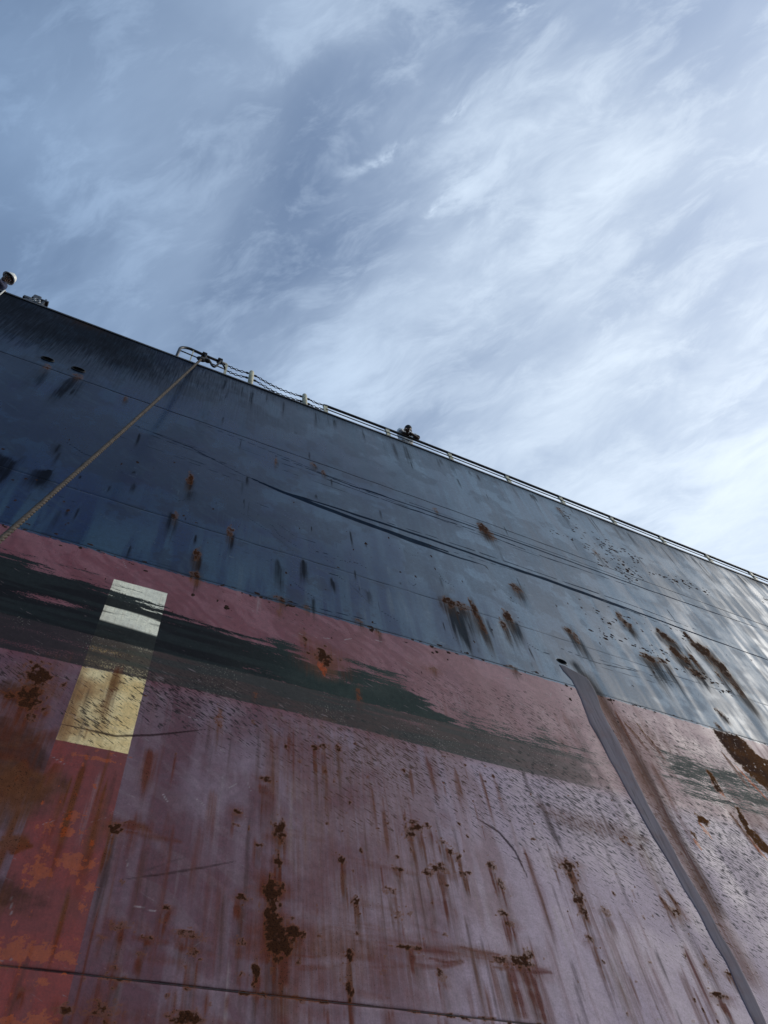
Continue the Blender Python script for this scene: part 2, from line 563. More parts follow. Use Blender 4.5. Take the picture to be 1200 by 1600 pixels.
# wide grey runs with a paler wash beside them
for px, py, L, w, v in [(712, 945, 1.25, .14, .9), (745, 955, 1.1, .07, .7), (800, 965, .8, .10, .6), (1010, 1030, 1.3, .12, .5), (1040, 1000, 1.2, .1, .45),
                        (1125, 1040, 1.5, .16, .6), (905, 995, .8, .06, .55), (475, 875, .75, .06, .7), (300, 765, .5, .09, .5), (270, 800, .8, .05, .6), (437, 875, .9, .07, .5), (640, 700, .8, .3, .2),
                        (20, 710, 1.0, .16, .7), (70, 735, .7, .12, .8), (95, 690, .5, .06, .5), (120, 590, 1.6, .18, .52), (75, 575, 1.3, .15, .45), (520, 905, .4, .05, .6), (575, 920, .45, .05, .5)]:
    x, h = on_hull(px, py)
    run('dirt', x, h, L, w, v, 1.15, .2)
for px, py, L, w, v in [(770, 960, 1.3, .22, .55), (840, 985, 1.1, .3, .5), (605, 915, 1.1, .05, .6), (660, 925, 1.0, .06, .5), (630, 930, 1.0, .2, .35), (1090, 1060, 1.6, .35, .5),
                        (960, 1010, 1.0, .35, .35), (1150, 1080, 1.4, .4, .5), (540, 890, .8, .25, .25), (380, 800, 1.3, .5, .18), (690, 905, .9, .4, .25), (720, 960, 1.2, .3, .4)]:
    x, h = on_hull(px, py)
    run('pale', x, h, L, w, v, 1.2, .25)
# washed streaks low in the blue strake
for k in range(90):
    x = rng.uniform(-1.2, 12); h = rng.uniform(7.1, 8.6)
    run('pale', x, h, rng.uniform(.3, 1.2), rng.uniform(.01, .05), rng.uniform(.15, .45) * (.5 if x < 1 else 1), 1.4)
for k in range(60):
    x = rng.uniform(-2.5, 13); h = rng.uniform(7.2, 12.8)
    run('dirt', x, h, rng.uniform(.15, .7), rng.uniform(.008, .03), rng.uniform(.3, .7), 1.3)
for k in range(70):      # dirt runs starting at the deck edge
    x = rng.uniform(-4, 16)
    run('dirt', x, 13.6 - abs(rng.normal(0, .12)), rng.uniform(.3, 1.6), rng.uniform(.015, .07), rng.uniform(.2, .6), 1.6)
edge_d = np.exp(-(TOP - HH) / .28) * (.25 + .75 * fbm(XX * 1.3, HH * 1.5, 41, 4))  # darkens unevenly towards the deck edge
MASK['dirt'] = np.maximum(MASK['dirt'], (edge_d * .75).astype(np.float32))
MASK['stain'] = np.maximum(MASK['stain'], (.6 * np.exp(-((XX + 2.1) / .5) ** 2) * np.exp(-(TOP - HH) / .25)).astype(np.float32))

top_left_dark = (1 - sm(XX, -3.2, 3.6)) * sm(HH, 10.2, 13.2) * (.45 + .75 * fbm(XX * .6, HH * .8, 43, 4))  # darker towards the upper left, in broad patches
MASK['dirt'] = np.maximum(MASK['dirt'], np.clip(top_left_dark * .9, 0, .8).astype(np.float32))

for k in range(120):
    x = rng.uniform(-2.6, 5.5); h = rng.uniform(7.0, 9.4)
    if fbm(np.array([x * .8]), np.array([h * .8]), 59, 3)[0] < .47 and k % 5: continue
    ln = .05 * math.exp(rng.normal(.9, .8)); w = .006 * math.exp(rng.normal(.6, .6))
    run('dirt', x, h, ln, w, rng.uniform(.25, .95), 1.4, .9)
    if k % 2: blob('chip', x, h, w * 1.2, w * rng.uniform(.8, 2.2), rng.uniform(.35, .8), .9)
    if k % 3 == 0: run('pale', x + w * 2, h - .02, ln, w * .5, rng.uniform(.3, .7), 1.2)
for k in range(60):      # curved scratches, dark and pale
    x = rng.uniform(-1.5, 6); h = rng.uniform(7.0, 9.3); a = rng.uniform(-.9, .2); L = rng.uniform(.15, .7); c = rng.normal(0, .08)
    line('pale' if k % 2 else 'line', [(x, h), (x + L * .5 * math.cos(a) - c * math.sin(a), h + L * .5 * math.sin(a) + c * math.cos(a)), (x + L * math.cos(a), h + L * math.sin(a))], rng.uniform(.004, .008), rng.uniform(.3, .7), .6, True, .1)
for k in range(40):      # scraped black patches
    x = rng.uniform(-2.8, 2.5); h = rng.uniform(7.2, 10.8)
    blob('deep', x, h, rng.uniform(.05, .3), rng.uniform(.05, .25), rng.uniform(.5, 1), 1.0, 3)

# ---- dark chips: dotted strings high on the right, scattered elsewhere
for pts, n, sp in [(((872, 790), (890, 808), (905, 835), (932, 868), (945, 885)), 50, 5), (((938, 840), (955, 862), (985, 890), (990, 905)), 75, 7), (((930, 850), (975, 862), (1000, 880)), 40, 4),
                   (((1012, 893), (1050, 905), (1080, 915), (1110, 928)), 60, 3), (((860, 830), (900, 845)), 12, 4), (((950, 880), (1000, 905)), 30, 7),
                   (((1060, 1035), (1100, 1060), (1150, 1090)), 40, 8), (((930, 985), (1000, 1010), (1080, 1040)), 40, 6), (((1180, 930), (1200, 940)), 10, 4),
                   (((945, 968), (1010, 992)), 20, 5), (((900, 940), (1000, 975), (1080, 1000)), 26, 8)]:
    seg = len(pts) - 1
    for k in range(n):
        t = rng.uniform(0, seg - 1e-6); i = int(t); f = t - i
        px = pts[i][0] * (1 - f) + pts[i + 1][0] * f + rng.normal(0, sp); py = pts[i][1] * (1 - f) + pts[i + 1][1] * f + rng.normal(0, sp * .6)
        x, h = on_hull(px, py); r = rng.uniform(.012, .034)
        blob('chip', x, h, r * rng.uniform(.8, 2.0), r * .8, rng.uniform(.6, 1), .7)
for k in range(260):
    x = rng.uniform(-2, 12); h = rng.uniform(7.0, 9.6) if k % 3 else rng.uniform(6.2, 6.95)
    r = rng.uniform(.006, .02)
    blob('chip', x, h, r * rng.uniform(.5, 1.6), r * rng.uniform(.7, 2.2), rng.uniform(.4, .9), .7)
for k in range(160):     # along the blue and red paint line
    x = rng.uniform(-1.5, 12); h = 6.93 + rng.normal(0, .05); r = rng.uniform(.008, .026)
    blob('chip', x, h, r * rng.uniform(1, 2.4), r, rng.uniform(.3, .8), .7)
for k in range(140):     # light scratches and small bare flecks
    x = rng.uniform(-1.5, 6); h = rng.uniform(2.3, 9.5); a = rng.uniform(-.9, .9) + (math.pi / 2 if rng.random() < .4 else 0); L = rng.uniform(.03, .16)
    line('pale', [(x, h), (x + L * math.cos(a), h + L * math.sin(a))], rng.uniform(.004, .007), rng.uniform(.5, .95), .6)

# ---- rust on the red: (px, py, half width, half height px, run m, smear right m, strength)
for px, py, rx, ry, L, smr, s in [
    (180, 1293, 9, 8, .75, .5, 1.0), (370, 1268, 6, 5, .1, 0, .9), (62, 1052, 18, 17, .5, 0, .9), (46, 1088, 16, 18, .5, 0, .9), (72, 1108, 6, 7, .2, 0, .7), (50, 1120, 9, 8, .2, 0, .7),
    (426, 1392, 12, 18, .3, 0, 1), (424, 1430, 12, 26, .3, 0, 1), (432, 1465, 18, 26, .6, 0, 1), (455, 1455, 13, 9, .2, 0, 1), (440, 1480, 14, 16, .5, 0, 1), (465, 1460, 8, 7, .2, .9, .9), (400, 1518, 6, 16, .4, 0, .9),
    (546, 1492, 5, 10, .4, .5, 1), (556, 1409, 7, 6, .3, .4, 1), (535, 1343, 6, 6, .4, .75, .85), (437, 1298, 9, 16, .5, .5, .85), (434, 1345, 6, 9, .5, .4, .85), (405, 1320, 7, 3, .2, .2, .7),
    (545, 1548, 6, 12, .4, .3, .8), (640, 1300, 9, 10, .6, 0, .75), (654, 1292, 8, 7, .5, 0, .8), (646, 1283, 8, 4, .2, 0, .8), (668, 1290, 5, 4, .3, 0, .7), (690, 1316, 8, 3, .3, 0, .7),
    (704, 1332, 5, 6, .4, 0, .7), (716, 1340, 4, 8, .4, 0, .7), (688, 1357, 14, 8, .6, 0, .7), (668, 1362, 7, 6, .5, 0, .7), (723, 1366, 6, 4, .3, 0, .8), (622, 1358, 8, 4, .2, .2, .8),
    (612, 1393, 12, 5, .3, 0, .6), (622, 1430, 7, 7, .3, 0, .6), (768, 1352, 7, 7, .5, 0, .7), (784, 1382, 7, 9, .4, 0, .6), (787, 1426, 6, 6, .4, 0, .7), (797, 1443, 7, 5, .5, 0, .7),
    (888, 1352, 9, 8, .3, 0, .85), (893, 1368, 6, 12, .4, 0, .7), (905, 1405, 8, 14, .4, 0, .7), (913, 1425, 6, 10, .5, 0, .7), (922, 1468, 6, 6, .7, .3, .7), (976, 1312, 8, 6, .2, 0, .5),
    (640, 1480, 16, 4, .3, .6, .8), (785, 1500, 18, 6, .6, 0, .75), (818, 1504, 16, 10, .6, .25, .85), (826, 1490, 9, 8, .3, 0, .7), (690, 1525, 7, 10, .3, 0, .6), (600, 1520, 8, 4, .2, 0, .4),
    (261, 1418, 6, 4, .3, 0, .8), (185, 1445, 18, 7, .3, 0, .55), (232, 1465, 9, 3, .1, .15, .75), (155, 1463, 8, 4, .2, 0, .6), (300, 1462, 24, 6, .3, 0, .55), (302, 1488, 10, 8, .7, .2, .6),
    (285, 1458, 14, 4, .2, 0, .6), (220, 1490, 8, 3, .2, .3, .7), (180, 1512, 6, 5, .3, 0, .7), (187, 1530, 7, 3, .2, 0, .8), (378, 1402, 11, 4, .4, .3, .8), (376, 1472, 7, 5, .3, 0, .6), (376, 1520, 5, 5, .3, 0, .6),
    (100, 1578, 16, 9, .4, .3, .6), (160, 1580, 26, 16, .4, .3, .6), (290, 1590, 26, 11, .4, .4, .85), (35, 1545, 6, 3, .2, 0, .6), (505, 1165, 6, 4, .8, 0, .75), (493, 1168, 5, 5, .8, 0, .8), (527, 1168, 5, 5, .8, 0, .8),
    (414, 1217, 9, 5, .7, 0, .75), (342, 1125, 5, 12, .4, 0, .5), (477, 1000, 4, 7, .35, 0, .7), (505, 1026, 14, 10, .2, 0, .9), (677, 1045, 6, 3, .2, 0, .6), (437, 955, 3, 5, .2, 0, .5), (15, 1085, 10, 6, .3, 0, .7),
    (945, 1425, 8, 6, .3, 0, .6), (1056, 1425, 10, 7, .3, 0, .6), (1042, 1420, 5, 4, .3, 0, .5), (1122, 1555, 10, 6, .4, .2, .85), (1105, 1508, 6, 8, .4, 0, .5), (1138, 1522, 5, 4, .2, 0, .8), (560, 1085, 3, 8, .2, 0, .5)]:
    x, h = on_hull(px, py)
    rx_m = max(.012, abs(on_hull(px + rx, py + rx * .2)[0] - x)); rh_m = max(.012, abs(on_hull(px, py + ry)[1] - h))
    blob('rust', x, h, rx_m, rh_m, s, 1.1, 4.5)
    for q in range(5):
        blob('rust', x + rng.normal(0, 1.1) * rx_m, h + rng.normal(0, 1.1) * rh_m, rx_m * .22, rh_m * .22, s * .8, .8)
    blob('stain', x, h - rh_m * .5, rx_m * 2.6, rh_m * 2.3, s * .62, .5, 2, .9)
    for q in range(3):
        run('stain', x + rng.uniform(-.8, .8) * rx_m, h, L * rng.uniform(.4, 1.3), max(.014, rx_m * .35), s * .95, 1.3)
    run('dirt', x, h, L * 1.4, rx_m * .7, s * .55, 1.5)
    if smr:
        y0 = h - .01
        for q in range(3):
            line('stain', [(x - .12 * smr, y0 + .02 * q), (x + smr * .5, y0 + rng.uniform(-.03, .03) * smr), (x + smr * rng.uniform(.8, 1.05), y0 - .03 * smr)], .035 * (1 + smr * .6), .55 * s, .9)
# the long brown smear low amidships
for a, b, w, v in [((440, 1448), (640, 1470), .17, .58), ((440, 1478), (620, 1488), .17, .60), ((560, 1478), (760, 1492), .14, .56), ((640, 1482), (800, 1502), .07, .72), ((760, 1498), (862, 1520), .05, .75),
                   ((400, 1415), (640, 1420), .16, .35), ((380, 1395), (480, 1390), .1, .4), ((190, 1290), (236, 1300), .05, .8), ((0, 1318), (46, 1322), .06, .9), ((-20, 1215), (75, 1222), .12, .8), ((0, 1190), (90, 1140), .10, .5), ((540, 1395), (720, 1428), .10, .3)]:
    q = P(a, ((a[0] + b[0]) / 2 + 6, (a[1] + b[1]) / 2 - 3), b)
    line('stain', q, w * 1.1, v * .85, .95)
    for k in range(9):      # the smear is made of many drags
        o1 = rng.normal(0, w * .6); t0 = rng.uniform(0, .5); t1 = t0 + rng.uniform(.3, .5)
        p0 = [q[0][i] + (q[2][i] - q[0][i]) * t0 for i in (0, 1)]; p1 = [q[0][i] + (q[2][i] - q[0][i]) * t1 for i in (0, 1)]
        line('stain', [(p0[0], p0[1] + o1), ((p0[0] + p1[0]) / 2, (p0[1] + p1[1]) / 2 + o1 + rng.normal(0, .01)), (p1[0], p1[1] + o1 * .7)], rng.uniform(.008, .030), v * rng.uniform(.7, 1.05), .95)
for px, py, rx, ry, v in [(15, 1190, .30, .28, .95), (40, 1225, .22, .16, .8), (8, 1150, .25, .2, .7), (30, 1085, .16, .14, .8), (5, 1400, .2, .12, .6), (10, 1260, .2, .2, .5)]:
    x, h = on_hull(px, py); blob('dirt', x, h, rx, ry, v, .7, 3, .7); blob('stain', x - .05, h - .05, rx * 1.0, ry * 1.0, v * .6, .6, 3, .8)
w_ = window(-1.0, 6.5, 2.3, 5.2)      # the smears are streaky, not even
MASK['stain'][w_[0], w_[1]] *= np.clip(.25 + 1.35 * fbm(w_[2] * 1.3 + w_[3] * .4, w_[3] * 11, 45, 4), 0, 1.1) * np.clip(.5 + fbm(w_[2] * 1.6, w_[3] * 2.2, 47, 4), 0, 1)
# broad faint brown runs
for px, py, L, w, v in [(430, 1120, 1.9, .14, .42), (505, 1165, 1.8, .16, .42), (530, 1170, 1.7, .12, .42), (420, 1225, 1.0, .10, .4), (655, 1300, 1.3, .14, .35), (690, 1360, 1.0, .12, .3), (440, 1490, .9, .2, .45), (60, 1070, 1.0, .2, .5),
                        (1010, 1180, 1.6, .1, .45), (960, 1110, 1.2, .1, .6), (1050, 1290, 1.6, .15, .35), (800, 1510, .9, .12, .45), (550, 1350, 1.2, .1, .35), (900, 1360, 1.2, .08, .35), (30, 1190, .7, .3, .8), (985, 1300, 1.3, .1, .35)]:
    x, h = on_hull(px, py); run('stain', x, h, L, w, v, 1.2, .3)
poly('stain', [(1.73, 5.15), (1.74, 3.0), (2.4, 2.9), (3.3, 3.3), (3.5, 4.2), (2.8, 5.1)], .38, .25, .30)
blob('stain', 2.2, 2.75, .8, .28, .45, .6, 3, .9)
line('line', [(1.725, 5.1), (1.73, 4.0), (1.735, 2.6)], .005, .35, .6, False, .3)
# brown staining just right of the discharge
line('stain', P((918, 1062), (945, 1110), (985, 1180), (1020, 1250), (1060, 1330), (1110, 1420), (1170, 1520)), .16, .52, .98, False)
line('dirt', P((900, 1040), (940, 1090), (1000, 1190), (1060, 1310), (1120, 1420)), .10, .6, .9, False)
line('dirt', P((895, 1130), (925, 1190), (985, 1285), (1060, 1430), (1130, 1560)), .07, .32, .98, False)  # darker line along the left side of the crust
# orange rust on the right
poly('rust', P((1112, 1138), (1150, 1147), (1164, 1156), (1182, 1178), (1205, 1190), (1230, 1215), (1225, 1262), (1190, 1228), (1160, 1200), (1140, 1180)), 1, .07, .05)
poly('rust', P((1104, 1203), (1112, 1208), (1122, 1222), (1130, 1238), (1120, 1236), (1112, 1220)), .9, .03, .04)
poly('rust', P((1146, 1258), (1154, 1262), (1170, 1290), (1200, 1320), (1215, 1345), (1190, 1330), (1165, 1300)), 1, .03, .04)
poly('rust', P((1083, 1268), (1092, 1272), (1108, 1284), (1106, 1292), (1092, 1284)), .9, .03, .04)
poly('rust', P((1078, 1297), (1086, 1302), (1092, 1314), (1084, 1310)), .9, .03, .03)
for a, b in [((1148, 1195), (1200, 1250)), ((1112, 1222), (1134, 1246)), ((1165, 1300), (1200, 1345)), ((1092, 1285), (1112, 1310)), ((1084, 1310), (1096, 1328)), ((505, 1035), (507, 1056)), ((498, 1034), (503, 1048))]:
    line('primer', P(a, b), .035, .9, .8)
for a, b in [((975, 1128), (1005, 1160)), ((1012, 1150), (1030, 1172)), ((995, 1130), (1010, 1150)), ((1128, 1175), (1160, 1215)), ((1140, 1270), (1180, 1320)), ((1040, 1390), (1062, 1420)), ((1030, 1400), (1045, 1420))]:
    line('rust', P(a, b), .022, .7, .8); line('stain', P(a, (b[0] + 10, b[1] + 16)), .05, .6, .9)
# orange primer showing in the red column
for px, py, rx, ry, s in [(118, 1277, 12, 8, .8), (104, 1297, 8, 9, .9), (78, 1292, 9, 8, .6), (60, 1362, 12, 12, 1), (112, 1343, 16, 9, 1), (122, 1356, 9, 8, .8), (142, 1385, 7, 5, 1), (146, 1352, 6, 6, .6), (18, 1488, 18, 8, 1), (55, 1492, 18, 8, 1),
                          (105, 1496, 14, 6, .9), (75, 1476, 12, 6, .6), (150, 1185, 28, 4, .7), (165, 1176, 30, 2, .5), (30, 1470, 18, 6, .5), (65, 1535, 8, 4, .6), (15, 1597, 16, 6, .8), (60, 1597, 14, 6, .8), (130, 1418, 8, 6, .5), (70, 1330, 8, 10, .5)]:
    x, h = on_hull(px, py)
    blob('primer', x, h, rx * .0058, ry * .0060, s, 1.2, 5)
for k in range(60):
    x = rng.uniform(-.1, .45); h = rng.uniform(2.2, 4.25); r = rng.uniform(.006, .02)
    blob('primer', x, h, r, r * rng.uniform(.6, 2), rng.uniform(.3, .8), 1.0)

for k in range(110):     # long soft rust runs
    x = rng.uniform(-1, 6.3); h = rng.uniform(3.0, 5.3) if k % 3 else rng.uniform(2.6, 4.0)
    c = fbm(np.array([x * .9]), np.array([h * .6]), 57, 3)[0]
    run('stain', x, h, rng.uniform(.5, 1.9), rng.uniform(.012, .07), rng.uniform(.2, .65) * (.4 + 1.2 * c), 1.3)
# ---- clustered pitting over the red
for k in range(300):
    x = rng.uniform(-1.0, 6.4); h = rng.uniform(2.25, 5.1)
    c = fbm(np.array([x * 1.1]), np.array([h * 1.1]), 51, 3)[0]
    if c < .5 and rng.random() < .75: continue
    r = rng.uniform(.005, .018)
    blob('rust', x, h, r * rng.uniform(.6, 1.6), r * rng.uniform(.6, 1.8), rng.uniform(.4, .9), .8)
    if rng.random() < .35: run('stain', x, h, rng.uniform(.1, .5), .012, rng.uniform(.3, .7), 1.3)
for k in range(150):     # thin vertical run marks
    x = rng.uniform(-1, 6.3); h = rng.uniform(2.6, 5.2)
    run('dirt' if k % 2 else 'pale', x, h, rng.uniform(.3, 1.5), rng.uniform(.005, .03), rng.uniform(.15, .5), 1.2)
for px, py, L, w, v in [(470, 1230, 1.0, .25, .3), (590, 1290, 1.0, .3, .2), (980, 1250, 1.6, .25, .35), (1085, 1440, 1.2, .2, .4), (760, 1380, 1.2, .3, .25), (700, 1450, 1.2, .25, .2), (950, 1480, .9, .14, .5), (830, 1130, .8, .5, .25), (700, 1080, .7, .5, .2), (1100, 1150, 1.0, .5, .35)]:
    x, h = on_hull(px, py); run('pale', x, h, L, w, v, 1.2)
# curved fender marks
line('line', P((740, 1275), (780, 1300), (805, 1330), (825, 1372)), .018, .55, .7)
line('line', P((190, 1374), (260, 1365), (320, 1355), (370, 1345)), .014, .4, .6)
line('line', P((215, 1365), (270, 1345), (290, 1340)), .012, .3, .6)
line('line', P((95, 1130), (180, 1150), (240, 1148), (320, 1140)), .014, .55, .6)
line('dirt', P((840, 1265), (880, 1285), (960, 1300), (1010, 1315)), .13, .32, .98)
line('stain', P((840, 1255), (880, 1280), (960, 1297), (1010, 1312)), .15, .32, .98)
line('dirt', P((840, 1240), (860, 1290), (880, 1330)), .05, .5, .9)

# ---- where the diagonal fender flecks are dense
fl = np.zeros((NH, NX), np.float32)
for px, py, rx, rh, v in [(900, 1260, 1.8, .9, .85), (750, 1230, 1.5, .7, .6), (1150, 1330, 2.5, 1.6, .8), (300, 1090, 1.0, .45, .85), (1000, 1310, 1.2, .5, .8), (600, 1180, 1.5, .6, .8), (700, 1090, 1.6, .5, .5), (830, 1120, 1.0, .5, .6), (30, 1050, .5, .25, .7), (150, 1120, .3, .3, .8), (1050, 1170, 2.0, .7, .7), (480, 1120, .8, .4, .6), (400, 1160, .5, .3, .5), (480, 970, 1.5, .3, .3), (1100, 1430, 1.0, .8, .5), (560, 1250, .8, .5, .45)]:
    x, h = on_hull(px, py)
    fl = np.maximum(fl, (v * np.exp(-((XX - x) / rx) ** 2 - ((HH - h) / rh) ** 2)).astype(np.float32))
MASK['fleck'] = fl
# ---- darker, less faded blue
dp = np.zeros((NH, NX), np.float32)
for px, py, rx, rh, v in [(150, 790, 1.0, .8, .9), (330, 730, 1.0, .55, .9), (230, 700, 1.0, .6, .6), (60, 660, 1.2, .9, .6), (500, 820, 1.0, .25, .5), (640, 960, .9, .3, .55), (560, 960, .8, .35, .3), (480, 790, .8, .2, .5), (120, 860, 1.2, .4, .5), (800, 1010, .7, .2, .4)]:
    x, h = on_hull(px, py)
    dp = np.maximum(dp, (v * np.exp(-((XX - x) / rx) ** 2 - ((HH - h) / rh) ** 2)).astype(np.float32))
MASK['deep'] = np.maximum(MASK['deep'], dp)
# ---- wear along the plate seams
for hs, v in ((11.15, .9), (8.03, .4), (6.955, .55), (2.585, .9)):
    s_n = vnoise(XX * 3.1, XX * 0 + hs, 77)
    MASK['line'] = np.maximum(MASK['line'], (v * np.exp(-((HH - hs) / .010) ** 2) * (.5 + .8 * s_n)).astype(np.float32))
for k in range(26):
    x = rng.uniform(-.6, 4); blob('rust', x, 2.585 + rng.uniform(-.015, .01), rng.uniform(.02, .08), .016, rng.uniform(.5, .95), .8)
for k in range(20):
    x = rng.uniform(-.6, 4); run('stain', x, 2.58, rng.uniform(.1, .4), .02, rng.uniform(.3, .7), 1.3)

# ---- openings in the plating: (x, h, half width, half height)
HOLES = [(on_hull(877.5, 1033.5), .088, .050), (on_hull(74.5, 561.5), .088, .060), (on_hull(122.5, 577.5), .095, .064)]

# ---- real unevenness of the plates (metres, inwards): frames, dents, seams
FR = .8
dent = (.5 - .5 * np.cos(2 * math.pi * (XX - .3) / FR)) * .0035 * (.3 + fbm(XX * .45, HH * .35, 81, 3))
dent = dent + (fbm(XX * .55, HH * .5, 83, 3) - .5) * .006 + (fbm(XX * 1.7, HH * 1.3, 85, 3) - .5) * .003
fade = sm(XX, -9, FX0) * (1 - sm(XX, FX1, 20)) * sm(HH, -.5, 1.2)
dent = dent * fade

# ---- broad patterns of the paint itself
MASK['big'] = fbm(XX * .55, HH * .55, 101, 4)
MASK['mid'] = fbm(XX * 2.6, HH * 2.6, 103, 5)
MASK['vert'] = fbm(XX * 7.0, HH * .55, 105, 4)
MASK['hor'] = fbm(XX * 1.0 + HH * .3, HH * 16.0, 107, 4)
_c, _s = math.cos(math.radians(38)), math.sin(math.radians(38))
_wx = (fbm(XX * 1.7, HH * 1.7, 109, 3) - .5) * 1.6
MASK['brush'] = fbm((XX * _c - HH * _s) * 3.0 + _wx, (XX * _s + HH * _c) * 14.0 + _wx * 3, 111, 4)
for _k in ('big', 'mid', 'vert', 'hor', 'brush'):      # spread each to the full 0..1 range
    _a = MASK[_k]; MASK[_k] = np.clip((_a - _a.mean()) / (_a.std() * 5.2) + .5, 0, 1).astype(np.float32)

def hull_material():
    m = bpy.data.materials.new('weathered_hull_paint'); m.use_nodes = True
    N = Nodes(m.node_tree); b = N.n['Principled BSDF']
    tc = N.n.new('ShaderNodeTexCoord'); P0 = tc.outputs['Object']
    x, y, z = N.xyz(P0)
    H = N.sub(z, ZC)
    rust, stain, dirt, chip = N.attr('wear_a')
    rub, rubb, pale, primer = N.attr('wear_b')
    fleck, deep, lin, n_hor = N.attr('wear_c')
    n_big, n_mid, n_vert, brush = N.attr('wear_d')
    flat = N.comb(x, 0.0, z)
    n_fine = N.noise(flat, 16.0, 4, .65)
    n_grit = N.noise(flat, 62.0, 2, .7)
    n_vf = N.noise(N.mapping(flat, (36.0, 1, 1.9)), 1.0, 3, .62)
    n_hf = N.noise(N.mapping(flat, (3.2, 1, 60.0)), 1.0, 3, .65, .2)
    # short strokes slanting down to the right, left by fenders
    n_fl = N.noise(N.turned(flat, (11.0, 1, 70.0), (0, math.radians(30), 0)), 1.0, 3, .6, .35)
    n_fl2 = N.noise(N.turned(flat, (6.0, 1, 36.0), (0, math.radians(22), 0), (3.1, 0, 7.7)), 1.0, 3, .6, .5)

    # -- paint fields
    blue = N.mix(N.step(n_mid, .30, .70), (.002, .015, .054), (.003, .021, .064))
    blue = N.mix(N.mul(N.step(n_big, .42, .66), .55), blue, (.010, .034, .066))
    blue = N.mix(N.mul(N.step(n_vert, .45, .72), .35), blue, (.016, .044, .078))
    blue = N.mix(N.mul(deep, N.step(n_mid, .25, .6, .5, 1)), blue, (.001, .010, .055))
    upper = N.mul(N.step(H, 10.6, 11.4), N.step(x, -1.0, 5.0))
    blue = N.mix(N.mul(upper, .45), blue, (.022, .034, .048))
    lowb = N.mul(N.inv(N.step(H, 7.2, 8.4)), N.step(n_vert, .3, .65))
    blue = N.mix(N.mul(lowb, .45), blue, (.036, .082, .122))

    peel = N.step(N.add(n_mid, N.add(N.mul(N.sub(n_fine, .5), .7), N.mul(N.sub(n_big, .5), .9))), .52, .60)
    blue = N.mix(N.mul(peel, .55), blue, (.0015, .005, .022))
    scuf = N.mul(N.step(N.add(brush, N.mul(N.sub(n_hf, .5), .6)), .60, .80), N.step(n_mid, .35, .65))
    blue = N.mix(N.mul(scuf, .40), blue, (.018, .038, .068))
    chalk_sheen = N.mul(N.step(N.add(x, N.mul(N.sub(n_big, .5), 3.0)), 1.0, 6.8), N.step(n_vert, .2, .75, .6, 1.0))  # faded chalky paint on the right, with some of the sky's sheen painted in
    blue = N.mix(N.mul(chalk_sheen, N.mix(peel, .90, .62)), blue, (.145, .225, .300))
    pink = N.mix(N.step(brush, .30, .68), (.150, .030, .036), (.200, .062, .070))
    pink = N.mix(N.mul(N.step(n_mid, .5, .72), .5), pink, (.130, .024, .028))
    mauve = N.mix(N.step(n_mid, .32, .68), (.108, .032, .040), (.122, .052, .066))
    mauve = N.mix(N.mul(N.step(n_vert, .42, .70), .55), mauve, (.170, .098, .118))
    mauve = N.mix(N.mul(N.step(n_big, .40, .62), .5), mauve, (.110, .028, .042))
    mauve = N.mix(N.mul(N.step(brush, .46, .74), .16), mauve, (.230, .160, .165))
    dusty_sheen = N.step(N.add(x, N.mul(N.sub(n_mid, .5), 2.0)), 0.2, 5.2)  # dusty mauve, with sky sheen painted in as paler colour rightwards
    mauve = N.mix(N.mul(dusty_sheen, .70), mauve, (.420, .310, .385))
    pink = N.mix(N.mul(N.step(x, 2.0, 8.0), .5), pink, (.440, .265, .290))  # the pink takes the same painted sheen towards the right
    red = N.mix(N.step(n_mid, .3, .7), (.205, .026, .016), (.165, .026, .020))
    red = N.mix(N.mul(N.step(n_vert, .5, .72), .4), red, (.105, .036, .034))
    cream = N.mix(N.step(n_mid, .30, .70), (.90, .70, .36), (.82, .56, .22))
    cream = N.mix(N.mul(N.step(n_hf, .52, .70), .40), cream, (.48, .33, .13))
    cream = N.mix(N.step(H, 5.45, 5.7), cream, N.mix(N.step(n_mid, .3, .7), (.88, .82, .62), (.80, .76, .60)))

    cream = N.mix(N.mul(N.step(N.add(N.sub(.15, x), N.mul(N.sub(n_mid, .5), .8)), -.15, .35), N.inv(N.step(H, 5.0, 5.9, 0, .8))), cream, (.36, .18, .055))
    cream = N.mix(N.mul(N.step(n_vf, .50, .68), .22), cream, (.40, .26, .10))
    cream = N.mix(N.mul(N.step(n_grit, .58, .72), N.mul(N.step(n_mid, .4, .7), .5)), cream, (.16, .10, .05))
    wob = N.mul(N.sub(n_fine, .5), .05)
    hh = N.add(H, wob)
    col = N.mix(N.step(hh, 5.02, 5.28), mauve, pink)
    # the draught-mark column: cream block above, red below
    cx = N.sub(N.m('ABSOLUTE', N.sub(N.add(x, N.mul(wob, .16)), .171)), .287)
    incol = N.inv(N.step(cx, -.003, .004))
    hc = N.add(H, N.mul(wob, .25))
    col = N.mix(N.mul(incol, N.inv(N.step(hc, 4.306, 4.315))), col, red)
    inblock = N.mul(incol, N.mul(N.step(hc, 4.306, 4.315), N.inv(N.step(hc, 6.515, 6.53))))
    col = N.mix(inblock, col, cream)
    edge_blue = N.add(H, N.add(N.mul(N.sub(n_fl2, .5), .10), N.mul(wob, .4)))
    isblue = N.step(edge_blue, 6.905, 6.925)
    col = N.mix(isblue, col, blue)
    red_zone = N.inv(isblue)

    # -- scuffed and chalked
    pv = N.mul(N.step(N.add(pale, N.mul(N.sub(n_vf, .5), 1.0)), .10, .85), N.step(pale, .02, .2))
    pcol = N.mix(isblue, (.30, .23, .23), N.mix(chalk_sheen, (.050, .080, .110), (.230, .285, .330)))
    col = N.mix(N.mul(pv, .8), col, pcol)
    hl = N.mul(N.step(n_hf, .60, .74), N.mul(isblue, .28))
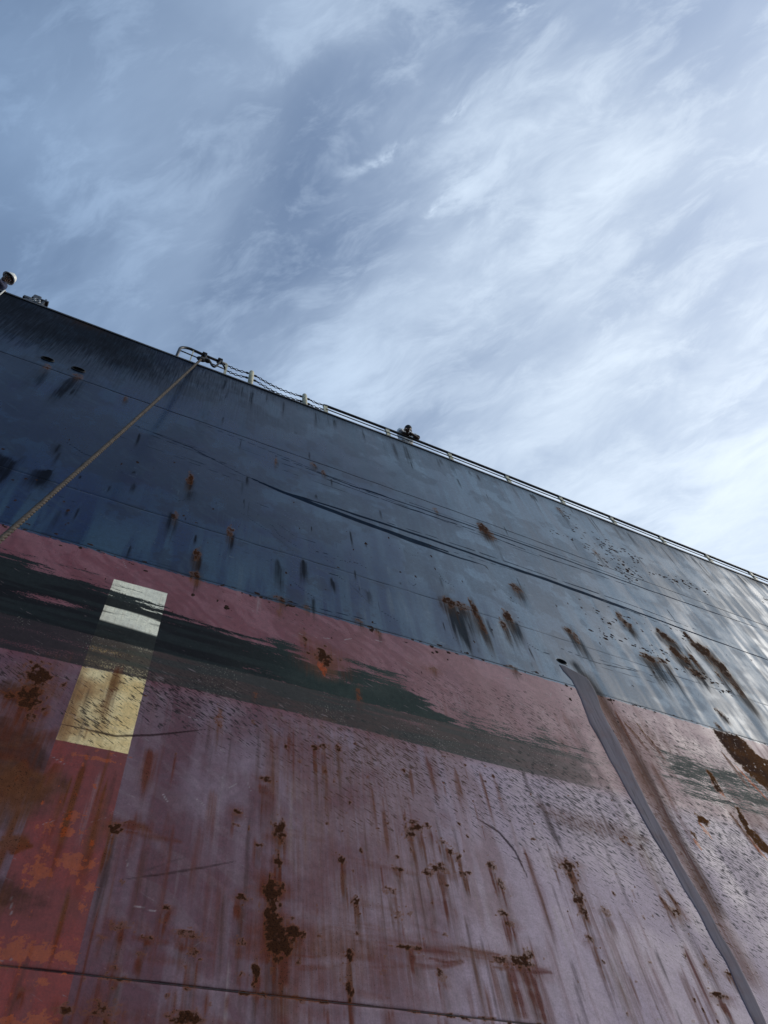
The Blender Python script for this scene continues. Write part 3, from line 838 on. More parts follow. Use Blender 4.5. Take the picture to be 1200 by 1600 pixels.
    col = N.mix(hl, col, N.mix(chalk_sheen, (.020, .040, .068), (.12, .15, .18)))
    # -- fender rub: black green with the paint showing through in streaks
    rv = N.add(rub, N.add(N.mul(N.sub(n_hor, .5), .45), N.mul(N.sub(n_hf, .5), 1.5)))
    rv = N.add(rv, N.add(N.mul(N.sub(n_fl2, .5), 1.0), N.mul(N.sub(n_grit, .5), 1.1)))
    rmask = N.mul(N.step(rv, .28, .62), N.step(rub, .02, .12))
    inb = N.mul(inblock, N.step(n_hf, .47, .53))
    rmask = N.mul(rmask, N.inv(N.mul(inblock, N.mul(N.step(N.m('ABSOLUTE', N.sub(H, N.mad(x, -.06, 5.955))), .14, .10), N.step(n_hor, .30, .44)))))
    rcol = N.mix(N.step(n_hor, .35, .7), (.004, .007, .009), (.011, .018, .019))
    rcol = N.mix(N.step(x, .9, 2.6), rcol, N.mix(N.step(n_mid, .3, .7), (.016, .032, .028), (.026, .042, .036)))
    col = N.mix(N.mul(rmask, .98), col, rcol)
    r2 = N.step(N.add(rubb, N.add(N.mul(N.sub(n_hor, .5), .5), N.mul(N.sub(n_grit, .5), 1.0))), .20, .60)
    r2col = N.mix(N.step(n_hor, .35, .65), (.046, .032, .027), (.028, .032, .028))
    r2col = N.mix(N.inv(N.step(x, -.4, .2)), r2col, (.018, .015, .016))
    col = N.mix(N.mul(r2, N.step(x, 3.5, 6.0, .95, .62)), col, r2col)
    speck = N.mul(N.step(n_grit, .62, .70), N.mul(N.step(rubb, .2, .5), N.mul(N.step(n_mid, .5, .62), .8)))
    col = N.mix(speck, col, (.40, .37, .30))

    # -- flecks
    fm = N.mul(N.step(N.add(N.add(n_fl, N.mul(fleck, .17)), N.mul(N.sub(n_fine, .5), .45)), .615, .72), N.step(fleck, .04, .35))
    fm = N.mul(fm, N.inv(N.mul(isblue, .6)))
    col = N.mix(N.mul(fm, .88), col, N.mix(.5, (.045, .036, .036), rcol))
    fmw = N.mul(N.step(N.add(n_fl2, N.mul(fleck, .10)), .66, .76), N.mul(red_zone, .5))
    col = N.mix(fmw, col, (.26, .19, .19))
    chipn = N.mul(N.step(n_fl, .72, .78), .55)
    col = N.mix(chipn, col, (.03, .026, .03))

    # -- scrape lines, dirt, stains
    lv = N.step(N.add(lin, N.mul(N.sub(n_hf, .5), .35)), .10, .6)
    col = N.mix(N.mul(lv, .88), col, N.mix(isblue, (.030, .018, .020), (.006, .012, .024)))
    dv = N.mul(N.step(N.add(dirt, N.mul(N.sub(n_vf, .5), .6)), .0, .75), N.step(dirt, .02, .15))
    dcol = N.mix(isblue, (.048, .030, .026), (.008, .009, .011))
    col = N.mix(N.mul(dv, .85), col, dcol)
    sv = N.mul(N.step(N.add(stain, N.mul(N.sub(n_vf, .5), .6)), .02, .75), N.step(stain, .02, .12))
    sv = N.mx(sv, N.mul(N.step(N.add(n_big, N.mul(N.sub(n_vert, .5), .5)), .60, .80), N.mul(N.mul(red_zone, N.inv(N.mx(rmask, N.mx(r2, N.inv(N.step(x, .4, 1.2)))))), .42)))
    scol = N.mix(N.step(n_mid, .35, .65), (.125, .028, .010), (.140, .048, .018))
    scol = N.mix(isblue, scol, (.036, .020, .013))
    col = N.mix(N.mul(sv, .80), col, scol)

    # -- bare rust and primer
    pm = N.step(N.add(primer, N.add(N.mul(N.sub(n_fine, .5), 1.9), N.mul(N.sub(n_grit, .5), 1.4))), .44, .56)
    pm = N.mul(pm, N.step(primer, .05, .2))
    col = N.mix(pm, col, N.mix(N.step(n_grit, .35, .65), (.330, .062, .014), (.230, .042, .012)))
    rvv = N.add(rust, N.add(N.mul(N.sub(n_fine, .5), 2.4), N.mul(N.sub(n_grit, .5), .7)))
    rustm = N.mul(N.step(rvv, .48, .78), N.mul(N.step(rust, .06, .25), .94))
    rustc = N.mix(N.step(n_grit, .30, .66), (.013, .007, .005), (.058, .021, .009))
    rustc = N.mix(N.mul(N.mul(N.step(x, 5.5, 7.5), N.inv(N.step(H, 6.6, 7.4, 0, .75))), N.step(n_mid, .25, .6)), rustc, N.mix(N.step(n_grit, .35, .68), (.040, .014, .004), (.175, .064, .012)))
    rim = N.mul(N.step(rvv, .12, .52), N.step(rust, .03, .22))
    col = N.mix(N.mul(rim, .75), col, N.mix(isblue, (.150, .042, .015), (.085, .034, .016)))
    col = N.mix(rustm, col, rustc)
    dots = N.mul(N.step(N.add(n_grit, N.mul(N.mx(stain, rust), .14)), .68, .74), N.step(N.mx(stain, rust), .04, .3))
    col = N.mix(N.mul(dots, .8), col, (.022, .011, .007))
    cm = N.mul(N.step(N.add(chip, N.mul(N.sub(n_fine, .5), .9)), .40, .52), N.step(chip, .04, .2))
    col = N.mix(cm, col, N.mix(N.step(n_grit, .4, .6), (.016, .013, .013), (.05, .026, .018)))
    col = N.mix(1.0, col, N.mul(N.step(n_grit, .25, .75, .84, 1.16), N.step(n_fine, .25, .75, .84, 1.16)), 'MULTIPLY')
    N.l.new(col, b.inputs['Base Color'])

    bare = N.mx(rustm, cm)
    rough = N.add(N.step(n_mid, .25, .75, .27, .37), N.mx(N.mul(N.mul(chalk_sheen, isblue), .30), N.mul(N.mul(dusty_sheen, red_zone), .22)))
    rough = N.add(rough, N.mul(dv, .12))
    rough = N.add(rough, N.mul(N.mx(sv, pv), .08))
    rough = N.add(rough, N.mul(N.sub(n_vert, .5), .12))


    matte = N.mx(bare, N.mx(N.mul(lv, .95), N.mul(rmask, .75)))
    matte = N.mx(matte, N.mx(N.mul(dv, .85), N.mul(sv, .80)))
    matte = N.mx(matte, N.mx(N.mul(fm, .9), N.mul(r2, .6)))
    N.l.new(N.mul(N.inv(matte), .5), b.inputs['Specular IOR Level'])
    rough = N.mx(rough, N.mul(matte, .95))
    N.l.new(rough, b.inputs['Roughness'])
    N.l.new(N.mix(N.mul(isblue, N.inv(N.step(x, -1.0, 4.0))), 1.42, 1.30), b.inputs['IOR'])

    hgt = N.add(N.mul(n_fine, .45), N.mul(brush, .25))
    hgt = N.add(hgt, N.mul(N.mul(rust, n_fine), 1.2))
    bp = N.n.new('ShaderNodeBump'); bp.inputs['Strength'].default_value = .28; bp.inputs['Distance'].default_value = .006
    N.l.new(hgt, bp.inputs['Height']); N.l.new(bp.outputs[0], b.inputs['Normal'])
    return m


HULL = hull_material()
ship = empty('cargo_ship', (0, 0, 0))
tag(ship, 'weathered cargo ship side in blue over rusty red paint with a cream mark', 'ship')

LAYERS = [('wear_a', ['rust', 'stain', 'dirt', 'chip']), ('wear_b', ['rub', 'rubb', 'pale', 'primer']), ('wear_c', ['fleck', 'deep', 'line', 'hor']), ('wear_d', ['big', 'mid', 'vert', 'brush'])]
LEANX = lean(XS)


def build_strakes():
    for s in range(len(ROWS)):
        rows = ROWS[s]; n = len(rows)
        sel = INV[START[s]:START[s + 1]]
        Xg = np.repeat(XS[None, :], n, 0).astype(np.float64); Hg = np.repeat(rows[:, None], NX, 1).astype(np.float64)
        Yg = LEANX[None, :] + dent[sel]
        # the plate edges dip into the weld seam
        e = np.minimum(rows - rows[0], rows[-1] - rows)
        if s == 0: e = rows - rows[0]
        Yg = Yg + (np.exp(-(e / .007) ** 2) * .004)[:, None]
        Hg[0] += .0015; Hg[-1] -= .0015 if s else 0
        keep = np.ones((n - 1, NX - 1), bool)
        for (hx, hz), a, c in HOLES:
            rr = np.sqrt(((Xg - hx) / a) ** 2 + ((Hg - hz) / c) ** 2)
            if rr.min() > 1.2: continue
            near = np.abs(rr - 1) < .17
            k = np.where(near, 1 / np.maximum(rr, 1e-6), 1.0)
            Xg = hx + (Xg - hx) * k; Hg = hz + (Hg - hz) * k
            rc = (rr[:-1, :-1] + rr[1:, :-1] + rr[:-1, 1:] + rr[1:, 1:]) / 4
            keep &= rc > .97
        co = np.stack([Xg, Yg, Hg + ZC], -1).reshape(-1, 3).astype(np.float32)
        idx = np.arange(n * NX).reshape(n, NX)
        q = np.stack([idx[:-1, :-1], idx[:-1, 1:], idx[1:, 1:], idx[1:, :-1]], -1)[keep]
        me = bpy.data.meshes.new('hull_strake')
        me.vertices.add(n * NX); me.vertices.foreach_set('co', co.ravel())
        me.loops.add(q.size); me.loops.foreach_set('vertex_index', q.ravel().astype(np.int32))
        me.polygons.add(len(q)); me.polygons.foreach_set('loop_start', np.arange(0, q.size, 4, dtype=np.int32))
        me.update(calc_edges=True)
        for name, chs in LAYERS:
            at = me.attributes.new(name, 'FLOAT_COLOR', 'POINT')
            at.data.foreach_set('color', np.stack([np.clip(MASK[c][sel], 0, 1.3) for c in chs], -1).astype(np.float32).ravel())
        link('hull_strake', me, HULL, ship)


build_strakes()

WELD = simple_mat('weld_grime', (.020, .018, .020), .7, 0, .5, 20)
WELD2 = simple_mat('weld_blue', (.030, .040, .052), .6, 0, .5, 20)
for hs in SEAMS[1:-1]:
    bm = bmesh.new()
    xs = np.concatenate([np.arange(-45, -5, 1.0), np.arange(-5, 16.5, .06), np.arange(17, 60, 1.0)])
    nz = vnoise(xs * 3, xs * 0, int(hs * 10))
    add_tube(bm, [(x, float(lean(x)) + .006 + .002 * q, hs + ZC + .002 * (q - .5)) for x, q in zip(xs, nz)], [(.0028 + .0022 * q) * (.6 if hs == 8.03 else 1) for q in nz], 6)
    from_bm('weld_seam', bm, WELD if hs != 8.03 else WELD2, ship)

# deck, far side and ends close the hull
STEEL_DK = simple_mat('dark_steel', (.035, .036, .040), .55, 0, .4, 9)
DECK = simple_mat('deck_paint', (.13, .06, .05), .7, 0, .3, 3, bump=.2)
def deck_sheet():
    bm = bmesh.new()
    xs = list(np.linspace(-45, 60, 106))
    a = [bm.verts.new((x, float(lean(x)) + .02, TOP + ZC - .02)) for x in xs]
    b = [bm.verts.new((x, 24.0, TOP + ZC + .1)) for x in xs]
    c = [bm.verts.new((x, 24.0, -1.4)) for x in xs]
    for i in range(len(xs) - 1):
        bm.faces.new((a[i], a[i + 1], b[i + 1], b[i])); bm.faces.new((b[i], b[i + 1], c[i + 1], c[i]))
    for i, f in ((0, 1), (-1, -1)):
        lo = bm.verts.new((xs[i], float(lean(xs[i])) + .02, -1.4))
        bm.faces.new((a[i], b[i], c[i], lo))
    from_bm('deck', bm, DECK, ship, False)
deck_sheet()
# the flat bar that finishes the deck edge stands a little proud of the plating
GUN = simple_mat('edge_bar_paint', (.050, .050, .056), .6, 0, .5, 2.5, bump=.3)
def edge_bar():
    bm = bmesh.new()
    xs = np.concatenate([np.arange(-45, -5, 1.0), np.arange(-5, 17, .25), np.arange(17, 61, 1.0)])
    prof = [(-.016, -.035), (-.022, -.012), (-.018, .012), (.0, .020), (.10, .020), (.10, -.030), (.014, -.035)]
    rings = []
    for x in xs:
        y0 = float(lean(x)) + .006 * (vnoise(x * .7, 0.0, 5) - .5); z0 = TOP + ZC + .012 * (vnoise(x * .5, 3.0, 9) - .5)
        rings.append([bm.verts.new((x, y0 + p[0], z0 + p[1])) for p in prof])
    for r0, r1 in zip(rings[:-1], rings[1:]):
        for k in range(len(prof)):
            bm.faces.new((r0[k], r1[k], r1[(k + 1) % len(prof)], r0[(k + 1) % len(prof)]))
    from_bm('deck_edge_bar', bm, GUN, ship, False)
edge_bar()

# pipes behind the openings
BLACK = simple_mat('pipe_dark', (.012, .011, .011), .8, 0, .4, 20)
for i, ((hx, hz), a, c) in enumerate(HOLES):
    bm = bmesh.new(); seg = 28; y0 = float(lean(hx))
    rings = []
    for y, k in ((y0 - .012, 1.0), (y0 - .012, 1.13), (y0 + .012, 1.16), (y0 + .012, .98), (y0 + .45, .95)) if i else ((y0 + .012, 1.02), (y0 - .004, 1.01), (y0 - .003, .93), (y0 + .45, .90)):
        rings.append([bm.verts.new((hx + a * k * math.cos(2 * math.pi * j / seg), y, hz + ZC + c * k * math.sin(2 * math.pi * j / seg))) for j in range(seg)])
    for r0, r1 in zip(rings[:-1], rings[1:]):
        for j in range(seg):
            bm.faces.new((r0[j], r0[(j + 1) % seg], r1[(j + 1) % seg], r1[j]))
    bm.faces.new(rings[-1])
    tag(from_bm('discharge_pipe' if i == 0 else 'scupper_pipe', bm, BLACK, ship))

# grey crust that the discharge has left down the plating
def streak_mat():
    m = bpy.data.materials.new('discharge_crust'); m.use_nodes = True
    N = Nodes(m.node_tree); b = N.n['Principled BSDF']
    tc = N.n.new('ShaderNodeTexCoord'); P0 = tc.outputs['Object']
    a = N.noise(N.mapping(P0, (14, 1, .8)), 1, 5, .6); c = N.noise(P0, 5, 5, .6)
    col = N.mix(N.step(a, .3, .7), (.130, .108, .128), (.185, .158, .180))
    col = N.mix(N.mul(N.step(c, .45, .70), .6), col, (.150, .098, .104))
    g = N.noise(N.mapping(P0, (30, 1, 2.0)), 1, 4, .65)
    col = N.mix(N.mul(N.step(g, .52, .68), .55), col, (.055, .044, .046))
    d = N.noise(P0, 40, 3, .7)
    col = N.mix(N.mul(N.step(d, .62, .74), .6), col, (.060, .034, .024))
    x, y, z = N.xyz(P0)
    col = N.mix(N.mul(N.step(z, 8.6, 9.5), .6), col, (.070, .072, .084))
    N.l.new(col, b.inputs['Base Color']); b.inputs['Roughness'].default_value = .8; b.inputs['Specular IOR Level'].default_value = .12
    return m
def discharge_streak():
    L = P((872, 1043), (890, 1062), (905, 1093), (917, 1127), (935, 1160), (953, 1193), (966, 1215), (992, 1262), (1014, 1300), (1044, 1350), (1073, 1400), (1101, 1450), (1129, 1500), (1153, 1552), (1176, 1600), (1240, 1730))
    Rr = P((893, 1041), (922, 1062), (937, 1093), (950, 1127), (969, 1160), (984, 1193), (997, 1222), (1016, 1262), (1037, 1300), (1066, 1350), (1095, 1400), (1123, 1450), (1151, 1500), (1177, 1552), (1200, 1600), (1264, 1730))
    hs = np.linspace(7.345, 1.6, 380)
    lx = np.interp(-hs, [-q[1] for q in L], [q[0] for q in L]); rx = np.interp(-hs, [-q[1] for q in Rr], [q[0] for q in Rr])
    sc = np.abs(np.sin(hs * 5.3 + 2 * vnoise(hs * .8, hs * 0, 3))) ** .7
    lx = lx + (vnoise(hs * 4, hs * 0, 12) - .5) * .022 + sc * .012; rx = rx + (vnoise(hs * 3.4, hs * 0, 14) - .5) * .024 + np.abs(np.sin(hs * 4.1 + 1)) * .014
    lx[:8] = np.linspace(5.93, lx[8], 8); rx[:8] = np.linspace(6.07, rx[8], 8)
    bm = bmesh.new(); rows = []; K = 14
    for h, a, c in zip(hs, lx, rx):
        r = []
        for k in range(K + 1):
            t = k / K; x = a + (c - a) * t
            th = .003 * min(1, math.sin(math.pi * t) * 2.2) if 0 < t < 1 else -.02
            th += .003 * float(vnoise(x * 12, h * 2.0, 6)) + .003 * math.sin(math.pi * t) * float(vnoise(x * 0, h * 1.3, 8))
            j = int(np.searchsorted(HA, h)); i = int(np.searchsorted(XS, x))
            r.append(bm.verts.new((x, float(lean(x)) + float(dent[min(j, NH - 1), i]) - th, h + ZC)))
        rows.append(r)
    for r0, r1 in zip(rows[:-1], rows[1:]):
        for k in range(K):
            bm.faces.new((r0[k], r0[k + 1], r1[k + 1], r1[k]))
    o = from_bm('discharge_streak', bm, streak_mat(), ship)
    o['label'] = 'smooth grey crust running down below the round discharge hole'
discharge_streak()

# ------------------------------------------------------------------ sea
def sea():
    m = bpy.data.materials.new('sea_water'); m.use_nodes = True
    N = Nodes(m.node_tree); b = N.n['Principled BSDF']
    b.inputs['Base Color'].default_value = (.030, .050, .055, 1); b.inputs['Roughness'].default_value = .12; b.inputs['IOR'].default_value = 1.33
    tc = N.n.new('ShaderNodeTexCoord')
    h = N.add(N.noise(tc.outputs['Object'], .5, 6, .6), N.mul(N.noise(tc.outputs['Object'], 3.0, 5, .6), .3))
    bp = N.n.new('ShaderNodeBump'); bp.inputs['Strength'].default_value = .7; bp.inputs['Distance'].default_value = .4
    N.l.new(h, bp.inputs['Height']); N.l.new(bp.outputs[0], b.inputs['Normal'])
    bm = bmesh.new()
    R = 9000.0
    vs = [bm.verts.new((x, y, 0)) for x, y in ((-R, -R), (R, -R), (R, R), (-R, R))]
    bm.faces.new(vs)
    o = from_bm('sea_water', bm, m, None, False); o['kind'] = 'structure'
sea()

# ------------------------------------------------------------------ deck-edge railing
CREAM = simple_mat('post_cream_paint', (.50, .46, .30), .5, 0, .35, 9)
RAILBLK = simple_mat('rail_black_paint', (.018, .018, .020), .45, 0, .4, 12)
RAILTHIN = simple_mat('rail_grey_paint', (.10, .10, .105), .5, 0, .4, 12)
DECKZ = TOP + ZC
RY = .20                                            # rail stands this far inside the edge
RZ = DECKZ + .95
HZ = DECKZ + 1.06                                   # hoop and chain posts are taller

def rail_y(x):
    return float(lean(x)) + RY - .0
def guard_railing():
    r = empty('guard_railing', (2.75, rail_y(2.75), DECKZ - .02))
    tag(r, 'long straight railing with cream posts and black top rail along the deck edge', 'railing')
    posts = [2.75, 4.23, 5.81, 7.36, 8.89, 10.43, 12.0, 13.55, 15.1, 16.65, 18.2, 19.75]
    for x in posts:
        y = rail_y(x)
        bm = bmesh.new()
        w = .045
        add_box(bm, (x - w, y - .02, DECKZ - .02), (x + w, y + .02, RZ - .03), .004)
        p = from_bm('post', bm, CREAM, r, False)
        bm = bmesh.new()
        add_box(bm, (x - .050, y - .030, RZ - .065), (x + .050, y + .030, RZ - .005), .008)
        from_bm('rail_bracket', bm, RAILBLK, p, False)
        bm = bmesh.new()
        add_box(bm, (x - .09, y - .06, DECKZ - .028), (x + .09, y + .06, DECKZ - .008), .003)
        from_bm('foot_plate', bm, CREAM, p, False)
    xs = np.arange(2.75, 19.8, .25)
    bm = bmesh.new(); add_tube(bm, [(x, rail_y(x), RZ + .004 * math.sin(x * 2)) for x in xs], .030, 10)
    from_bm('top_rail', bm, RAILBLK, r)
    bm = bmesh.new(); add_tube(bm, [(x, rail_y(x) - .022, DECKZ + .70 + .004 * math.sin(x * 3)) for x in xs], .013, 8)
    from_bm('middle_rail', bm, RAILTHIN, r)
guard_railing()

def chain_mesh(name, a, b, sag, link_len=.075, wire=.0085):
    bm = bmesh.new(); a, b = Vector(a), Vector(b)
    n = max(4, int((b - a).length * 1.02 / (link_len * .74)))
    pt = lambda t: a.lerp(b, t) + Vector((0, 0, -4 * sag * t * (1 - t)))
    for i in range(n):
        t = (i + .5) / n; c = pt(t); u = (pt(min(1, t + .01)) - pt(max(0, t - .01))).normalized()
        s = u.cross(Vector((0, 1, 0))).normalized(); w = u.cross(s)
        if i % 2: s = w
        # a little roll so that links are not machine-perfect
        s = (s + .25 * (random.random() - .5) * u.cross(s)).normalized()
        hl, hw = link_len * .5 - wire, link_len * .27
        ring = [c + u * (hl * math.cos(q) + (.28 * hl if math.cos(q) > 0 else -.28 * hl) * (abs(math.cos(q)) > .2) * 0) * 1.0 + s * hw * math.sin(q) for q in [2 * math.pi * k / 10 for k in range(10)]]
        add_tube(bm, ring, wire, 5, False, True)
    return bm

CHAIN = simple_mat('chain_iron', (.022, .020, .019), .55, .6, .5, 30)
# two stout posts and the chains slung between them, the hoop on the left and the railing on the right
def chain_post(x, y, label):
    zt = HZ + .0
    o = empty('chain_post', (x, y, DECKZ - .02)); tag(o, label, 'post', 'cream posts holding the chains')
    bm = bmesh.new(); add_tube(bm, [(x, y, DECKZ - .02), (x, y, zt - .05), (x, y, zt - .012), (x, y, zt)], [.054, .054, .049, .03], 16)
    from_bm('post_tube', bm, CREAM, o)
    for z in (zt - .14, zt - .42):
        for s in (-1, 1):
            bm = bmesh.new(); c = Vector((x + s * .088, y, z))
            add_tube(bm, [c + Vector((math.cos(q) * .032, 0, math.sin(q) * .032)) for q in [2 * math.pi * k / 10 for k in range(10)]], .012, 6, False, True)
            from_bm('chain_eye', bm, CHAIN, o)
    return zt

CP = [1.06, 2.27]
zt = chain_post(CP[0], .125, 'stout cream post with chains, nearer the curved black hoop rail')
chain_post(CP[1], .19, 'stout cream post with chains, nearer the end of the straight railing')
HOOPX0, HOOPX1 = -.44, .53
for a, b, sag, lab in [
    ((HOOPX1 + .03, .165, HZ - .03), (CP[0] - .12, .125, HZ - .14), .05, 'upper short chain from the black hoop to the first cream post'),
    ((HOOPX1 + .03, .165, HZ - .34), (CP[0] - .12, .125, HZ - .42), .05, 'lower short chain from the black hoop to the first cream post'),
    ((CP[0] + .12, .125, HZ - .14), (CP[1] - .12, .19, HZ - .14), .12, 'upper chain slung between the two stout cream posts'),
    ((CP[0] + .12, .125, HZ - .42), (CP[1] - .12, .19, HZ - .42), .14, 'lower chain slung between the two stout cream posts'),
    ((CP[1] + .12, .19, HZ - .14), (2.70, RY, RZ - .01), .05, 'upper short chain from the second cream post to the railing end'),
    ((CP[1] + .12, .19, HZ - .42), (2.70, RY, RZ - .26), .05, 'lower short chain from the second cream post to the railing end')]:
    tag(from_bm('chain', chain_mesh('chain', a, b, sag), CHAIN), lab, 'chain', 'chains closing the gap in the railing')

def rail_hoop():
    x0, x1 = HOOPX0, HOOPX1
    yy = lambda x: .125 + .04 * (x - x0) / (x1 - x0)
    o = empty('rail_hoop', ((x0 + x1) / 2, yy(0), DECKZ - .02)); tag(o, 'short black pipe hoop rail with rounded left end beside the chains', 'railing')
    top = HZ
    pts = [(x0, yy(x0), DECKZ - .02), (x0, yy(x0), top - .22)]
    for k in range(1, 9):
        a = math.pi / 2 * k / 8
        pts.append((x0 + .20 * (1 - math.cos(a)), yy(x0), top - .22 + .22 * math.sin(a)))
    pts += [(x0 + .5, yy(x0 + .5), top), (x1, yy(x1), top)]
    bm = bmesh.new(); add_tube(bm, pts, .030, 10); from_bm('hoop_pipe', bm, RAILBLK, o)
    bm = bmesh.new(); add_tube(bm, [(x0 + .03, yy(x0) - .02, HZ - .36), (x1, yy(x1) - .02, HZ - .36)], .014, 8); from_bm('middle_rail', bm, RAILTHIN, o)
    for x, w, m in ((x0 + .26, .012, CREAM), (x1, .028, CREAM)):
        bm = bmesh.new(); add_box(bm, (x - w, yy(x) - .012, DECKZ - .02), (x + w, yy(x) + .012, top + .02), .003); from_bm('post', bm, m, o, False)
rail_hoop()

# ------------------------------------------------------------------ rope
def rope_mat(name, c1, c2):
    return simple_mat(name, c1, .85, 0, .3, 24, c2, .5)
ROPE = rope_mat('manila_rope', (.085, .062, .044), (.034, .026, .020))
ROPED = rope_mat('tarred_rope', (.030, .027, .026), (.014, .013, .013))
def laid_rope(bm, pts, r, pitch=.22, strands=3, seg=6, step=.022):
    Pp = [Vector(p) for p in pts]
    L = [0]
    for a, b in zip(Pp[:-1], Pp[1:]): L.append(L[-1] + (b - a).length)
    n = int(L[-1] / step); seq = []
    k = 0
    for i in range(n + 1):
        s = L[-1] * i / n
        while k < len(L) - 2 and L[k + 1] < s: k += 1
        f = (s - L[k]) / (L[k + 1] - L[k]); seq.append((Pp[k].lerp(Pp[k + 1], f), (Pp[k + 1] - Pp[k]).normalized(), s))
    ref = Vector((0, 1, 0))
    for q in range(strands):
        ring = []
        for c, t, s in seq:
            u = (ref - t * ref.dot(t)).normalized(); w = t.cross(u); a = 2 * math.pi * (s / pitch + q / strands)
            ring.append(c + (u * math.cos(a) + w * math.sin(a)) * r * .48)
        add_tube(bm, ring, r * .54, seg)
    return bm

tie = at_y(317, 559, .12)
def mooring_rope():
    low = EYE + px_dir(0, 831) * 6.5
    v = low - tie
    pts = []
    for i in range(60):
        t = i / 59 * 1.80
        bend = .10 * math.sin(math.pi * t / 1.8)
        pts.append(tie + v * t + Vector((bend * .5, -bend * .3, -bend)))
    bm = laid_rope(bmesh.new(), pts, .026, .17)
    tag(from_bm('mooring_rope', bm, ROPE), 'tan twisted rope slanting down from the hoop rail across the blue side', 'rope')
mooring_rope()
def lashing():
    o = empty('rope_lashing', tuple(tie)); tag(o, 'dark rope lashing knotted round the black hoop rail', 'rope')
    y = .12; RZ = HZ
    for cx in (tie.x, tie.x + .33):
        bm = bmesh.new(); pts = []
        for k in range(40):
            a = 2 * math.pi * k / 10
            pts.append((cx - .03 + .018 * k / 10 * 1.2, .145 + .052 * math.cos(a), RZ + .052 * math.sin(a)))
        add_tube(bm, pts, .018, 6); from_bm('rope_turns', bm, ROPED, o)
    bm = bmesh.new()
    pts = [(tie.x + .02, y, RZ - .03), (tie.x + .05, y - .02, RZ - .18), (tie.x + .03, y - .03, RZ - .33), (tie.x - .08, y - .02, RZ - .42), (tie.x - .04, y - .04, RZ - .50), (tie.x + .10, y - .03, RZ - .44), (tie.x + .16, y - .02, RZ - .38), (tie.x + .20, y - .02, RZ - .52), (tie.x + .27, y - .02, RZ - .56), (tie.x + .33, y - .03, RZ - .30), (tie.x + .36, y, RZ - .03)]
    sm_pts = []
    for i in range(len(pts) - 1):
        p0, p1, p2, p3 = [Vector(pts[max(0, min(len(pts) - 1, j))]) for j in (i - 1, i, i + 1, i + 2)]
        for k in range(6):
            t = k / 6
            sm_pts.append(.5 * ((2 * p1) + (p2 - p0) * t + (2 * p0 - 5 * p1 + 4 * p2 - p3) * t * t + (3 * p1 - p0 - 3 * p2 + p3) * t ** 3))
    add_tube(bm, sm_pts, .022, 7); from_bm('rope_tail', bm, ROPED, o)
    bm = bmesh.new(); add_tube(bm, [(tie.x + .36, y, RZ - .03), (tie.x + .40, y - .02, RZ - .22), (tie.x + .47, y - .02, RZ - .42)], .020, 7); from_bm('rope_tail', bm, ROPED, o)
    bm = bmesh.new(); add_ball(bm, (tie.x - .02, y - .03, RZ - .45), (.10, .05, .07), 12, 8); add_ball(bm, (tie.x + .10, y - .04, RZ - .43), (.07, .05, .05), 12, 8); from_bm('knot', bm, ROPED, o)
lashing()

